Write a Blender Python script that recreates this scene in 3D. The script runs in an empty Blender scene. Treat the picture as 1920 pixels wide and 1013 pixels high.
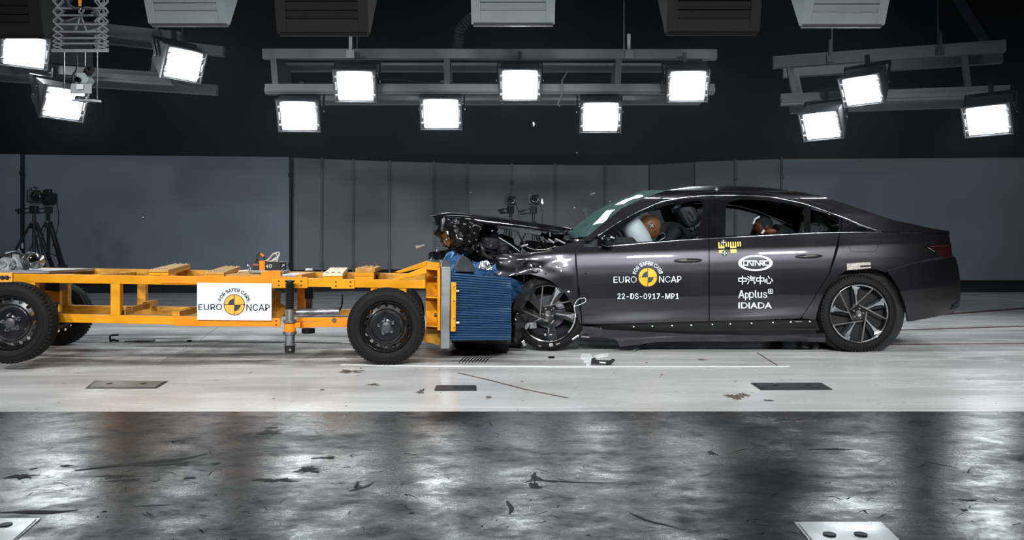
import bpy, math, random
import numpy as np
from mathutils import Vector, Matrix, Euler, noise

random.seed(7)
SC = bpy.context.scene
COL = SC.collection
R = math.radians
pi = math.pi

# ------------------------------------------------------------------ camera
F = 1485.0                      # focal length in pixels of the 1920 wide frame
HOR = 474.0                     # horizon row
CH = 0.89                       # camera height
cam_d = bpy.data.cameras.new('camera')
cam = bpy.data.objects.new('camera', cam_d)
COL.objects.link(cam)
cam_d.sensor_width = 36.0
cam_d.lens = F / 1920 * 36.0
cam_d.shift_y = -(506.5 - HOR) / 1920
cam_d.clip_start = 0.05
cam.location = (0, 0, CH)
cam.rotation_euler = (R(90), 0, 0)
SC.camera = cam
vs = SC.view_settings
vs.view_transform = 'Standard'
vs.look = 'None'
vs.exposure = 0.0
vs.gamma = 1.0
vs.use_curve_mapping = False
try:
    SC.cycles.max_bounces = 8
    SC.cycles.transparent_max_bounces = 16
    SC.cycles.caustics_reflective = False
    SC.cycles.caustics_refractive = False
    SC.cycles.sample_clamp_indirect = 6.0
    SC.cycles.use_denoising = True
except Exception:
    pass

# ------------------------------------------------------------------ world: a closed dark hall
wd = bpy.data.worlds.new('hall_air')
SC.world = wd
wd.use_nodes = True
wd.node_tree.nodes['Background'].inputs[0].default_value = (0.55, 0.65, 0.8, 1)
wd.node_tree.nodes['Background'].inputs[1].default_value = 0.02

# the lamp rows of the hall on the camera's side and over the track
def area(name, loc, aim, sx, sy, watt, color=(0.95, 0.98, 1.0), spread=140):
    l = bpy.data.lights.new(name, 'AREA')
    l.shape = 'RECTANGLE'
    l.size = sx
    l.size_y = sy
    l.energy = watt
    l.color = color
    l.spread = R(spread)
    o = bpy.data.objects.new(name, l)
    COL.objects.link(o)
    o.location = loc
    o.rotation_euler = (Vector(aim) - Vector(loc)).to_track_quat('-Z', 'Y').to_euler()
    return o
LAMP_STRENGTH = 34.0
for i, x in enumerate((-5.6, -2.8, 0.0, 2.8, 5.6)):
    area('near_row_lamp', (x, -1.8, 4.9), (x * 0.8, 7.4, 0.6), 0.9, 0.5, 54, spread=56)
for i, x in enumerate((-3.4, -0.6, 2.2, 5.0)):
    area('track_row_lamp', (x, 6.2, 6.6), (x, 6.4, 0), 0.9, 0.6, 36)
for i, x in enumerate((-10.5, -5.2, 0.0, 5.2, 10.5)):
    area('wall_fill_light', (x, 12.9, 6.4), (x, 16.6, 0.4), 0.9, 0.6, 27, spread=100)  # unseen fill row, added to brighten the back wall panels

# ------------------------------------------------------------------ pixels of the photograph <-> points of the hall
def at(px, py, D):              # the point seen at a pixel, D metres away
    return Vector(((px - 960) * D / F, D, CH + (HOR - py) * D / F))
def ground(px, py, z=0.0):
    D = (CH - z) * F / (py - HOR)
    return Vector(((px - 960) * D / F, D, z))

# ------------------------------------------------------------------ materials
MATS = {}
def mat(name, col, rough=0.5, metal=0.0, coat=0.0, var=0.12, scale=6.0, stretch=(1, 1, 1), rvar=0.08, bump=0.0,
        emit=None, spec=0.5, coat_rough=0.03, col2=None, detail=4.0, bscale=None):
    m = bpy.data.materials.new(name)
    m.use_nodes = True
    nt = m.node_tree
    b = nt.nodes['Principled BSDF']
    b.inputs['Metallic'].default_value = metal
    b.inputs['Coat Weight'].default_value = coat
    b.inputs['Coat Roughness'].default_value = coat_rough
    b.inputs['Specular IOR Level'].default_value = spec
    tc = nt.nodes.new('ShaderNodeTexCoord')
    mp = nt.nodes.new('ShaderNodeMapping')
    mp.inputs['Scale'].default_value = stretch
    nt.links.new(tc.outputs['Object'], mp.inputs['Vector'])
    n = nt.nodes.new('ShaderNodeTexNoise')
    n.inputs['Scale'].default_value = scale
    n.inputs['Detail'].default_value = detail
    nt.links.new(mp.outputs[0], n.inputs['Vector'])
    rp = nt.nodes.new('ShaderNodeValToRGB')
    rp.color_ramp.elements[0].position = 0.3
    rp.color_ramp.elements[1].position = 0.7
    c1 = [max(0, c * (1 - var)) for c in col]
    c2 = list(col2) if col2 else [min(1, c * (1 + var)) for c in col]
    rp.color_ramp.elements[0].color = (*c1, 1)
    rp.color_ramp.elements[1].color = (*c2, 1)
    nt.links.new(n.outputs['Fac'], rp.inputs[0])
    nt.links.new(rp.outputs[0], b.inputs['Base Color'])
    mr = nt.nodes.new('ShaderNodeMapRange')
    mr.inputs['From Min'].default_value = 0.3
    mr.inputs['From Max'].default_value = 0.7
    mr.inputs['To Min'].default_value = max(0.01, rough - rvar)
    mr.inputs['To Max'].default_value = min(1, rough + rvar)
    nt.links.new(n.outputs['Fac'], mr.inputs['Value'])
    nt.links.new(mr.outputs[0], b.inputs['Roughness'])
    if bump:
        n2 = nt.nodes.new('ShaderNodeTexNoise')
        n2.inputs['Scale'].default_value = bscale or scale * 8
        nt.links.new(mp.outputs[0], n2.inputs['Vector'])
        bp = nt.nodes.new('ShaderNodeBump')
        bp.inputs['Strength'].default_value = bump
        bp.inputs['Distance'].default_value = 0.01
        nt.links.new(n2.outputs['Fac'], bp.inputs['Height'])
        nt.links.new(bp.outputs[0], b.inputs['Normal'])
    if emit:
        b.inputs['Emission Color'].default_value = (*emit[0], 1)
        b.inputs['Emission Strength'].default_value = emit[1]
    MATS[name] = m
    return m
def glass(name, tint, gloss=1.0, rough=0.01, ior=1.45, haze=None, hz=0.0):
    m = bpy.data.materials.new(name)
    m.use_nodes = True
    nt = m.node_tree
    nt.nodes.clear()
    out = nt.nodes.new('ShaderNodeOutputMaterial')
    tr = nt.nodes.new('ShaderNodeBsdfTransparent')
    tr.inputs[0].default_value = (*tint, 1)
    gl = nt.nodes.new('ShaderNodeBsdfGlossy')
    gl.inputs['Roughness'].default_value = rough
    gl.inputs[0].default_value = (gloss, gloss, gloss, 1)
    fr = nt.nodes.new('ShaderNodeFresnel')
    fr.inputs[0].default_value = ior
    mx = nt.nodes.new('ShaderNodeMixShader')
    nt.links.new(fr.outputs[0], mx.inputs[0])
    nt.links.new(tr.outputs[0], mx.inputs[1])
    nt.links.new(gl.outputs[0], mx.inputs[2])
    last = mx
    if haze:
        df = nt.nodes.new('ShaderNodeBsdfDiffuse')
        df.inputs[0].default_value = (*haze, 1)
        last = nt.nodes.new('ShaderNodeMixShader')
        last.inputs[0].default_value = hz
        nt.links.new(mx.outputs[0], last.inputs[1])
        nt.links.new(df.outputs[0], last.inputs[2])
    nt.links.new(last.outputs[0], out.inputs[0])
    MATS[name] = m
    return m

M = MATS
mat('paint', (0.034, 0.032, 0.037), 0.33, 0.9, coat=1.0, var=0.05, scale=3, rvar=0.02)
mat('black_gloss', (0.006, 0.006, 0.007), 0.14, 0.0, coat=0.15, var=0.1, spec=0.3)
mat('black_plastic', (0.008, 0.008, 0.0085), 0.5, spec=0.35, var=0.2, bump=0.1)
mat('wreck_plastic', (0.006, 0.0055, 0.006), 0.25, coat=0.1, var=0.4, scale=20, bump=0.1, bscale=30)
mat('inner_dark', (0.006, 0.006, 0.007), 0.8, var=0.2)
mat('rubber', (0.008, 0.0075, 0.0075), 0.7, spec=0.2, var=0.2, scale=14, bump=0.15)
mat('chrome', (0.8, 0.82, 0.84), 0.12, 1.0, var=0.04)
mat('steel', (0.42, 0.43, 0.44), 0.34, 1.0, var=0.2, scale=12)
mat('dull_steel', (0.24, 0.24, 0.25), 0.42, 0.8, var=0.35, scale=12, stretch=(6, 6, 1))
mat('aluminium', (0.27, 0.28, 0.295), 0.42, 0.85, var=0.16, scale=5, bump=0.06)
mat('bright_plate', (0.62, 0.63, 0.65), 0.3, 0.9, var=0.08, scale=5)
mat('rim_silver', (0.55, 0.57, 0.6), 0.25, 0.9, var=0.05)
mat('rim_edge', (0.20, 0.18, 0.17), 0.35, 0.8, var=0.1)
mat('rim_black', (0.01, 0.01, 0.011), 0.25, coat=0.5, var=0.1)
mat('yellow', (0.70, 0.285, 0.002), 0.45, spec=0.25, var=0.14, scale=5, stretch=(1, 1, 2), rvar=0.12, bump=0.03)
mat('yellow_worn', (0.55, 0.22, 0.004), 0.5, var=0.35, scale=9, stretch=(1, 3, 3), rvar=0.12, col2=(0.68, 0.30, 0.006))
mat('orange', (0.80, 0.235, 0.006), 0.45, spec=0.25, var=0.12, scale=7)
mat('plank_wood', (0.50, 0.26, 0.045), 0.45, var=0.22, scale=5, stretch=(12, 1, 12), rvar=0.15)
mat('pale_plank', (0.72, 0.60, 0.36), 0.45, var=0.1, scale=6, stretch=(9, 1, 9))
mat('rusty_plank', (0.36, 0.155, 0.035), 0.4, var=0.4, scale=8, col2=(0.60, 0.32, 0.06))
mat('sign_white', (0.80, 0.83, 0.86), 0.4, var=0.02)
mat('letter_dark', (0.012, 0.025, 0.035), 0.5, var=0.05)
mat('letter_white', (0.82, 0.88, 0.95), 0.45, var=0.02)
mat('emblem_orange', (0.86, 0.39, 0.045), 0.45, var=0.03)
mat('emblem_amber', (0.86, 0.42, 0.004), 0.45, var=0.03)
mat('marker_yellow', (0.80, 0.62, 0.12), 0.5, var=0.05)
mat('marker_white', (0.8, 0.8, 0.8), 0.5, var=0.03)
mat('marker_black', (0.01, 0.01, 0.012), 0.5, var=0.05)
mat('honeycomb_blue', (0.006, 0.042, 0.105), 0.4, 0.2, var=0.18, scale=6, stretch=(0.3, 1, 6), bump=0.1)
mat('foil_blue', (0.028, 0.095, 0.22), 0.38, 0.35, var=0.25, scale=10)
mat('foil_grey', (0.04, 0.042, 0.047), 0.35, 0.3, var=0.15)
mat('crumpled_silver', (0.6, 0.62, 0.64), 0.25, 0.9, var=0.2, scale=20)
mat('lens_amber', (0.09, 0.036, 0.010), 0.2, coat=1.0, var=0.4, scale=14)
mat('lens_red', (0.018, 0.004, 0.005), 0.15, coat=1.0, var=0.3)
mat('seat_dark', (0.009, 0.0095, 0.011), 0.6, var=0.15, bump=0.1)
mat('seat_grey', (0.030, 0.033, 0.042), 0.6, var=0.1, bump=0.1)
mat('airbag', (0.72, 0.77, 0.80), 0.75, var=0.05, scale=4, bump=0.05)
mat('dummy_skin', (0.235, 0.082, 0.034), 0.5, var=0.16, scale=8)
mat('child_skin', (0.10, 0.03, 0.012), 0.5, var=0.16, scale=8)
mat('dummy_shirt', (0.007, 0.007, 0.008), 0.8, var=0.2)
mat('lamp_housing', (0.06, 0.06, 0.068), 0.45, 0.2, var=0.12)
mat('lamp_frame', (0.14, 0.14, 0.15), 0.35, 0.6, var=0.12)
mat('lamp_lens', (0.9, 0.9, 0.9), 0.4, emit=((0.88, 0.97, 1.0), LAMP_STRENGTH))
mat('lamp_clip', (0.85, 0.88, 0.9), 0.4, var=0.02)
mat('rack_grey', (0.22, 0.22, 0.235), 0.5, 0.1, var=0.07, scale=3)
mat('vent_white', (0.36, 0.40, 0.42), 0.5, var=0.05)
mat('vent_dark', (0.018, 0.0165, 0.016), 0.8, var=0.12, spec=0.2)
mat('vent_grey', (0.10, 0.105, 0.11), 0.6, var=0.1)  # grey of the pale boxes' bottom trays and a floor plate
mat('tripod_black', (0.008, 0.008, 0.009), 0.45, var=0.2)
mat('cable_black', (0.01, 0.01, 0.01), 0.5, var=0.1)
mat('cable_white', (0.6, 0.55, 0.48), 0.5, var=0.1)
mat('panel_blue', (0.17, 0.205, 0.25), 0.6, var=0.10, scale=0.9, rvar=0.05)
mat('panel_grey', (0.155, 0.16, 0.178), 0.6, var=0.07, scale=0.9, rvar=0.05)
mat('panel_post', (0.08, 0.083, 0.092), 0.5, var=0.1)
mat('hall_black', (0.016, 0.0155, 0.019), 0.9, var=0.12, scale=0.6)
mat('gap_post_black', (0.006, 0.006, 0.006), 0.9, var=0.15)
mat('hatch_beige', (0.20, 0.19, 0.17), 0.5, 0.2, var=0.25, scale=5)
mat('hatch_dark', (0.035, 0.036, 0.04), 0.45, 0.3, var=0.25, scale=7)
mat('hatch_white', (0.45, 0.47, 0.49), 0.3, 0.5, var=0.1)
mat('scuff', (0.008, 0.008, 0.009), 0.75, var=0.2)
mat('scuff_brown', (0.13, 0.10, 0.08), 0.6, var=0.3, scale=10)
mat('channel_red', (0.085, 0.035, 0.033), 0.5, var=0.25, scale=4)
mat('paint_line', (0.85, 0.86, 0.86), 0.4, var=0.03)
mat('shard_white', (0.8, 0.84, 0.85), 0.4, var=0.05)
mat('tank_chrome', (0.62, 0.6, 0.57), 0.16, 1.0, var=0.08)
mat('tag_paper', (0.42, 0.38, 0.36), 0.6, var=0.55, scale=60)
glass('window_glass', (0.78, 0.82, 0.82))
glass('screen_glass', (0.50, 0.66, 0.64), ior=1.25, haze=(0.17, 0.31, 0.30), hz=0.33)
glass('clear_piece', (0.75, 0.85, 0.85))

# ------------------------------------------------------------------ mesh helpers
def lerp(a, b, t):
    return a + (b - a) * t
def resample(pts, n):
    p = np.array([tuple(q) for q in pts], float)
    d = np.r_[0, np.cumsum(np.linalg.norm(np.diff(p, axis=0), axis=1))]
    t = np.linspace(0, d[-1], n)
    return np.stack([np.interp(t, d, p[:, k]) for k in range(p.shape[1])], 1)
def smooth_curve(pts, n, rounds=2):
    p = resample(pts, n)
    for _ in range(rounds):
        q = p.copy()
        q[1:-1] = (p[:-2] + 2 * p[1:-1] + p[2:]) / 4
        p = q
    return p

def world_of(o):
    m = o.matrix_basis.copy()
    while o.parent:
        o = o.parent
        m = o.matrix_basis @ m
    return m

class MB:
    def __init__(s):
        s.v, s.f = [], []
    def add(s, vs_, fs):
        k = len(s.v)
        s.v += [tuple(v) for v in vs_]
        s.f += [tuple(i + k for i in f) for f in fs]
        return s
    def hexa(s, p):             # 0-3 bottom ring, 4-7 top ring
        return s.add(p, [(3, 2, 1, 0), (4, 5, 6, 7), (0, 1, 5, 4), (1, 2, 6, 5), (2, 3, 7, 6), (3, 0, 4, 7)])
    def box(s, c, d, rot=None):
        hx, hy, hz = d[0] / 2, d[1] / 2, d[2] / 2
        p = [Vector((sx * hx, sy * hy, sz * hz)) for sz in (-1, 1) for sx, sy in ((-1, -1), (1, -1), (1, 1), (-1, 1))]
        if rot is not None:
            m = rot if isinstance(rot, Matrix) else Euler(rot).to_matrix()
            p = [m @ q for q in p]
        return s.hexa([q + Vector(c) for q in p])
    def bar(s, a, b, wdt, hgt, up=(0, 0, 1)):   # a square beam from a to b
        a, b = Vector(a), Vector(b)
        d = (b - a).normalized()
        side = d.cross(Vector(up))
        if side.length < 1e-4:
            side = d.cross(Vector((1, 0, 0)))
        side.normalize()
        u = side.cross(d).normalized()
        side *= wdt / 2
        u *= hgt / 2
        return s.hexa([a - side - u, a + side - u, b + side - u, b - side - u, a - side + u, a + side + u, b + side + u, b - side + u])
    def prism(s, poly, ext):    # poly: 3-D points, ext: vector
        n = len(poly)
        e = Vector(ext)
        p = [Vector(q) for q in poly]
        fs = [tuple(range(n))[::-1], tuple(range(n, 2 * n))]
        fs += [(i, (i + 1) % n, (i + 1) % n + n, i + n) for i in range(n)]
        return s.add(p + [q + e for q in p], fs)
    def tube(s, pts, r, n=8, cap=True):
        pts = [Vector(p) for p in pts]
        rs = r if isinstance(r, (list, tuple)) else [r] * len(pts)
        k = len(s.v)
        side = None
        for i, p in enumerate(pts):
            d = (pts[min(i + 1, len(pts) - 1)] - pts[max(i - 1, 0)]).normalized()
            if side is None:
                side = d.orthogonal().normalized()
            else:
                side = (side - d * side.dot(d))
                side = side.normalized() if side.length > 1e-6 else d.orthogonal().normalized()
            u = d.cross(side)
            for j in range(n):
                a = 2 * pi * j / n
                s.v.append(tuple(p + (side * math.cos(a) + u * math.sin(a)) * rs[i]))
        for i in range(len(pts) - 1):
            for j in range(n):
                a, b = k + i * n + j, k + i * n + (j + 1) % n
                s.f.append((a, b, b + n, a + n))
        if cap:
            s.f.append(tuple(k + j for j in range(n))[::-1])
            s.f.append(tuple(k + (len(pts) - 1) * n + j for j in range(n)))
        return s
    def lathe(s, prof, c, axis=(0, 1, 0), n=32, close=False):  # prof: (along axis, radius)
        ax = Vector(axis).normalized()
        u = ax.orthogonal().normalized()
        w_ = ax.cross(u)
        c = Vector(c)
        k = len(s.v)
        for h, r in prof:
            for j in range(n):
                a = 2 * pi * j / n
                s.v.append(tuple(c + ax * h + (u * math.cos(a) + w_ * math.sin(a)) * r))
        m = len(prof)
        for i in range(m if close else m - 1):
            for j in range(n):
                i2 = (i + 1) % m
                s.f.append((k + i * n + j, k + i2 * n + j, k + i2 * n + (j + 1) % n, k + i * n + (j + 1) % n))
        if not close:
            if prof[0][1] > 1e-5:
                s.f.append(tuple(k + j for j in range(n)))
            if prof[-1][1] > 1e-5:
                s.f.append(tuple(k + (m - 1) * n + j for j in range(n))[::-1])
        return s
    def grid(s, P):             # P: array of rows of points
        k = len(s.v)
        nu, nv = len(P), len(P[0])
        for row in P:
            s.v += [tuple(q) for q in row]
        for i in range(nu - 1):
            for j in range(nv - 1):
                a = k + i * nv + j
                s.f.append((a, a + nv, a + nv + 1, a + 1))
        return s
    def ball(s, c, r, n=12, m=8, rot=None):
        rx, ry, rz = (r, r, r) if not isinstance(r, (tuple, list)) else r
        c = Vector(c)
        k = len(s.v)
        for i in range(m + 1):
            t = pi * i / m
            for j in range(n):
                a = 2 * pi * j / n
                q = Vector((rx * math.sin(t) * math.cos(a), ry * math.sin(t) * math.sin(a), rz * math.cos(t)))
                if rot is not None:
                    q = rot @ q
                s.v.append(tuple(c + q))
        for i in range(m):
            for j in range(n):
                s.f.append((k + i * n + j, k + (i + 1) * n + j, k + (i + 1) * n + (j + 1) % n, k + i * n + (j + 1) % n))
        return s
    def build(s, name, m, parent=None, smooth=None, local=False, bevel=0.0, weld=False):
        me = bpy.data.meshes.new(name)
        vv = s.v
        if parent is not None and not local:
            inv = world_of(parent).inverted()
            vv = [inv @ Vector(v) for v in s.v]
        me.from_pydata([tuple(v) for v in vv], [], s.f)
        me.validate()
        if weld:
            import bmesh
            bm = bmesh.new()
            bm.from_mesh(me)
            bmesh.ops.remove_doubles(bm, verts=bm.verts, dist=1e-5)
            bmesh.ops.recalc_face_normals(bm, faces=bm.faces)
            bm.to_mesh(me)
            bm.free()
        me.materials.append(MATS[m] if isinstance(m, str) else m)
        if smooth is not None:
            me.shade_smooth()
            me.set_sharp_from_angle(angle=R(smooth))
        o = bpy.data.objects.new(name, me)
        COL.objects.link(o)
        if parent is not None:
            o.parent = parent
        if bevel:
            bv = o.modifiers.new('bevel', 'BEVEL')
            bv.width = bevel
            bv.segments = 2
            bv.limit_method = 'ANGLE'
        return o

def thing(name, label, cat, loc=(0, 0, 0), rz=0.0, group=None):
    o = bpy.data.objects.new(name, None)
    o.empty_display_size = 0.1
    COL.objects.link(o)
    o.location = loc
    o.rotation_euler = (0, 0, rz)
    o['label'] = label
    o['category'] = cat
    if group:
        o['group'] = group
    return o
def tag(o, label, cat, group=None):
    o['label'] = label
    o['category'] = cat
    if group:
        o['group'] = group
    return o
def struct(o):
    o['kind'] = 'structure'
    return o
def dup(root, label, loc=None, rot=None, group=None):
    r = root.copy()
    COL.objects.link(r)
    r['label'] = label
    if group:
        r['group'] = group
    if loc is not None:
        r.location = loc
    if rot is not None:
        r.rotation_euler = rot
    for ch in list(root.children):
        c = ch.copy()
        COL.objects.link(c)
        c.parent = r
        for g in list(ch.children):
            d = g.copy()
            COL.objects.link(d)
            d.parent = c
    return r
def copy_child(o, parent, off=(0, 0, 0)):
    c = o.copy()
    COL.objects.link(c)
    c.parent = parent
    c.location = Vector(o.location) + Vector(off)
    return c
# ================================================================== the hall
# floor: dark glossy concrete, with the white painted track lane on it
def floor_dark():
    m = bpy.data.materials.new('dark_concrete')
    m.use_nodes = True
    nt = m.node_tree
    L = nt.links.new
    b = nt.nodes['Principled BSDF']
    tc = nt.nodes.new('ShaderNodeTexCoord')
    def noise_(scale, stretch, detail=6, rough=0.6, dist=0.0, rot=0.0):
        mp = nt.nodes.new('ShaderNodeMapping')
        mp.inputs['Scale'].default_value = stretch
        mp.inputs['Rotation'].default_value = (0, 0, rot)
        L(tc.outputs['Object'], mp.inputs[0])
        n = nt.nodes.new('ShaderNodeTexNoise')
        n.inputs['Scale'].default_value = scale
        n.inputs['Detail'].default_value = detail
        n.inputs['Roughness'].default_value = rough
        n.inputs['Distortion'].default_value = dist
        L(mp.outputs[0], n.inputs[0])
        return n.outputs['Fac']
    def ramp(v, p0, p1, c0, c1):
        r = nt.nodes.new('ShaderNodeValToRGB')
        r.color_ramp.elements[0].position = p0
        r.color_ramp.elements[1].position = p1
        r.color_ramp.elements[0].color = (*c0, 1)
        r.color_ramp.elements[1].color = (*c1, 1)
        L(v, r.inputs[0])
        return r.outputs[0]
    def mix(a, c, fac, mode='MIX'):
        x = nt.nodes.new('ShaderNodeMix')
        x.data_type = 'RGBA'
        x.blend_type = mode
        if isinstance(fac, float):
            x.inputs[0].default_value = fac
        else:
            L(fac, x.inputs[0])
        L(a, x.inputs[6])
        L(c, x.inputs[7])
        return x.outputs[2]
    big = noise_(1.1, (0.8, 1.1, 1), 8, 0.62, 0.25)
    fine = noise_(5.5, (0.85, 1.2, 1), 12, 0.78, 0.15)
    streak = noise_(14.0, (0.35, 1.6, 1), 8, 0.7, 0.8, 0.25)
    c = ramp(big, 0.34, 0.68, (0.009, 0.0095, 0.0105), (0.036, 0.0375, 0.042))
    c = mix(c, ramp(fine, 0.35, 0.7, (0.45, 0.45, 0.45), (1.25, 1.25, 1.28)), 0.75, 'MULTIPLY')
    scr = ramp(streak, 0.60, 0.68, (1, 1, 1), (0.25, 0.25, 0.26))
    c = mix(c, scr, 0.6, 'MULTIPLY')
    L(c, b.inputs['Base Color'])
    r1 = ramp(big, 0.3, 0.7, (0.33, 0.33, 0.33), (0.20, 0.20, 0.20))
    r2 = ramp(fine, 0.35, 0.7, (1.35, 1.35, 1.35), (0.8, 0.8, 0.8))
    rr = mix(r1, r2, 0.9, 'MULTIPLY')
    L(rr, b.inputs['Roughness'])
    bp = nt.nodes.new('ShaderNodeBump')
    bp.inputs['Strength'].default_value = 0.10
    bp.inputs['Distance'].default_value = 0.006
    L(fine, bp.inputs['Height'])
    L(bp.outputs[0], b.inputs['Normal'])
    # sealed surface: matt concrete under a thin gloss
    nt.nodes.remove(b)
    out = [q for q in nt.nodes if q.type == 'OUTPUT_MATERIAL'][0]
    df = nt.nodes.new('ShaderNodeBsdfDiffuse')
    gl = nt.nodes.new('ShaderNodeBsdfGlossy')
    gl.distribution = 'BECKMANN'
    fr = nt.nodes.new('ShaderNodeFresnel')
    fr.inputs[0].default_value = 1.52
    mx = nt.nodes.new('ShaderNodeMixShader')
    L(c, df.inputs['Color'])
    L(rr, gl.inputs['Roughness'])
    for q in (df, gl):
        L(bp.outputs[0], q.inputs['Normal'])
    wear = mix(ramp(fine, 0.34, 0.60, (0.25, 0.25, 0.25), (1.15, 1.15, 1.15)), scr, 0.55, 'MULTIPLY')
    wear = mix(wear, ramp(big, 0.36, 0.60, (0.30, 0.30, 0.31), (1.1, 1.1, 1.1)), 0.9, 'MULTIPLY')
    ml = nt.nodes.new('ShaderNodeMath')
    ml.operation = 'MULTIPLY'
    L(fr.outputs[0], ml.inputs[0])
    L(wear, ml.inputs[1])
    L(ml.outputs[0], mx.inputs[0])
    L(df.outputs[0], mx.inputs[1])
    L(gl.outputs[0], mx.inputs[2])
    L(mx.outputs[0], out.inputs[0])
    MATS['dark_concrete'] = m
floor_dark()
def floor_white():
    m = bpy.data.materials.new('white_lane_paint')
    m.use_nodes = True
    nt = m.node_tree
    L = nt.links.new
    b = nt.nodes['Principled BSDF']
    tc = nt.nodes.new('ShaderNodeTexCoord')
    sep = nt.nodes.new('ShaderNodeSeparateXYZ')
    L(tc.outputs['Object'], sep.inputs[0])
    def noise_(scale, stretch, detail=6, rough=0.6, dist=0.0):
        mp = nt.nodes.new('ShaderNodeMapping')
        mp.inputs['Scale'].default_value = stretch
        L(tc.outputs['Object'], mp.inputs[0])
        n = nt.nodes.new('ShaderNodeTexNoise')
        n.inputs['Scale'].default_value = scale
        n.inputs['Detail'].default_value = detail
        n.inputs['Roughness'].default_value = rough
        n.inputs['Distortion'].default_value = dist
        L(mp.outputs[0], n.inputs[0])
        return n.outputs['Fac']
    def rng(v, a, b_, c, d):
        x = nt.nodes.new('ShaderNodeMapRange')
        x.interpolation_type = 'SMOOTHSTEP'
        for k, q in zip(('From Min', 'From Max', 'To Min', 'To Max'), (a, b_, c, d)):
            x.inputs[k].default_value = q
        L(v, x.inputs['Value'])
        return x.outputs[0]
    def mul(a, c):
        x = nt.nodes.new('ShaderNodeMath')
        x.operation = 'MULTIPLY'
        L(a, x.inputs[0])
        if isinstance(c, float):
            x.inputs[1].default_value = c
        else:
            L(c, x.inputs[1])
        return x.outputs[0]
    def mixc(a, col, fac):
        x = nt.nodes.new('ShaderNodeMix')
        x.data_type = 'RGBA'
        L(fac, x.inputs[0])
        if isinstance(a, tuple):
            x.inputs[6].default_value = (*a, 1)
        else:
            L(a, x.inputs[6])
        x.inputs[7].default_value = (*col, 1)
        return x.outputs[2]
    soft = noise_(0.9, (0.5, 2.0, 1), 5, 0.55)
    dirt = noise_(1.5, (0.5, 2.0, 1), 8, 0.66, 0.9)
    tyre = noise_(1.6, (0.5, 2.4, 1), 8, 0.62, 0.5)
    speck = noise_(30.0, (0.6, 1, 1), 2, 0.5)
    c = mixc((0.74, 0.735, 0.715), (0.57, 0.565, 0.55), rng(soft, 0.35, 0.7, 0, 1))
    # grime dragged in by the tyres, a band along the track
    band = mul(rng(sep.outputs['Y'], 5.9, 6.5, 0, 1), rng(sep.outputs['Y'], 8.0, 9.2, 1, 0))
    left = rng(sep.outputs['X'], -0.6, 0.8, 1, 0.25)
    c = mixc(c, (0.11, 0.095, 0.085), mul(mul(rng(tyre, 0.40, 0.62, 0, 0.9), band), left))
    c = mixc(c, (0.27, 0.24, 0.21), rng(dirt, 0.58, 0.76, 0, 0.5))
    c = mixc(c, (0.06, 0.055, 0.05), rng(speck, 0.74, 0.80, 0, 0.6))
    # bare grey concrete behind the painted lane
    c = mixc(c, (0.36, 0.375, 0.40), rng(sep.outputs['Y'], 10.5, 13.0, 0, 1))
    L(c, b.inputs['Base Color'])
    L(rng(dirt, 0.35, 0.7, 0.17, 0.36), b.inputs['Roughness'])
    bp = nt.nodes.new('ShaderNodeBump')
    bp.inputs['Strength'].default_value = 0.05
    bp.inputs['Distance'].default_value = 0.01
    L(dirt, bp.inputs['Height'])
    L(bp.outputs[0], b.inputs['Normal'])
    MATS['white_lane_paint'] = m
floor_white()

Y0 = CH * F / (772 - HOR)       # where the white lane begins
XW = 17.0
YW = 20.6
ZC = 8.5
g = MB()
g.hexa([(-XW, -4, -0.2), (XW, -4, -0.2), (XW, Y0 + 0.02, -0.2), (-XW, Y0 - 0.02, -0.2), (-XW, -4, 0), (XW, -4, 0), (XW, Y0 + 0.02, 0), (-XW, Y0 - 0.02, 0)])
floor = struct(g.build('floor', 'dark_concrete'))
g = MB()
g.hexa([(-XW, Y0 - 0.02, -0.2), (XW, Y0 + 0.02, -0.2), (XW, YW, -0.2), (-XW, YW, -0.2), (-XW, Y0 - 0.02, 0), (XW, Y0 + 0.02, 0), (XW, YW, 0), (-XW, YW, 0)])
lane = g.build('track_lane', 'white_lane_paint', floor)
g = MB()
g.box((0, YW + 0.1, ZC / 2), (2 * XW, 0.2, ZC))
wall_back = struct(g.build('wall_back', 'hall_black'))
g = MB()
g.box((0, (YW - 4) / 2, ZC + 0.1), (2 * XW, YW + 4, 0.2))
ceiling = struct(g.build('ceiling', 'hall_black'))
for nm, x in (('wall_left', -XW - 0.1), ('wall_right', XW + 0.1)):
    g = MB()
    g.box((x, (YW - 4) / 2, ZC / 2), (0.2, YW + 4, ZC))
    struct(g.build(nm, 'hall_black'))
g = MB()
g.box((0, -4.1, ZC / 2), (2 * XW, 0.2, ZC))
struct(g.build('wall_front', 'hall_black'))

# thin smoke of the fired airbags hanging in the back half of the hall
hz = bpy.data.materials.new('hall_haze')
hz.use_nodes = True
hz.node_tree.nodes.clear()
_o = hz.node_tree.nodes.new('ShaderNodeOutputMaterial')
_v = hz.node_tree.nodes.new('ShaderNodeVolumeScatter')
_v.inputs['Color'].default_value = (0.80, 0.88, 1.0, 1)
_v.inputs['Density'].default_value = 0.0032
_v.inputs['Anisotropy'].default_value = 0.3
hz.node_tree.links.new(_v.outputs[0], _o.inputs['Volume'])
MATS['hall_haze'] = hz
g = MB()
g.box((1.5, 14.6, 3.7), (17, 11.2, 6.8))
haze = g.build('smoke_haze', 'hall_haze')
haze['kind'] = 'stuff'
haze['label'] = 'thin bluish smoke hanging under the lamps in the back of the hall'

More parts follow.
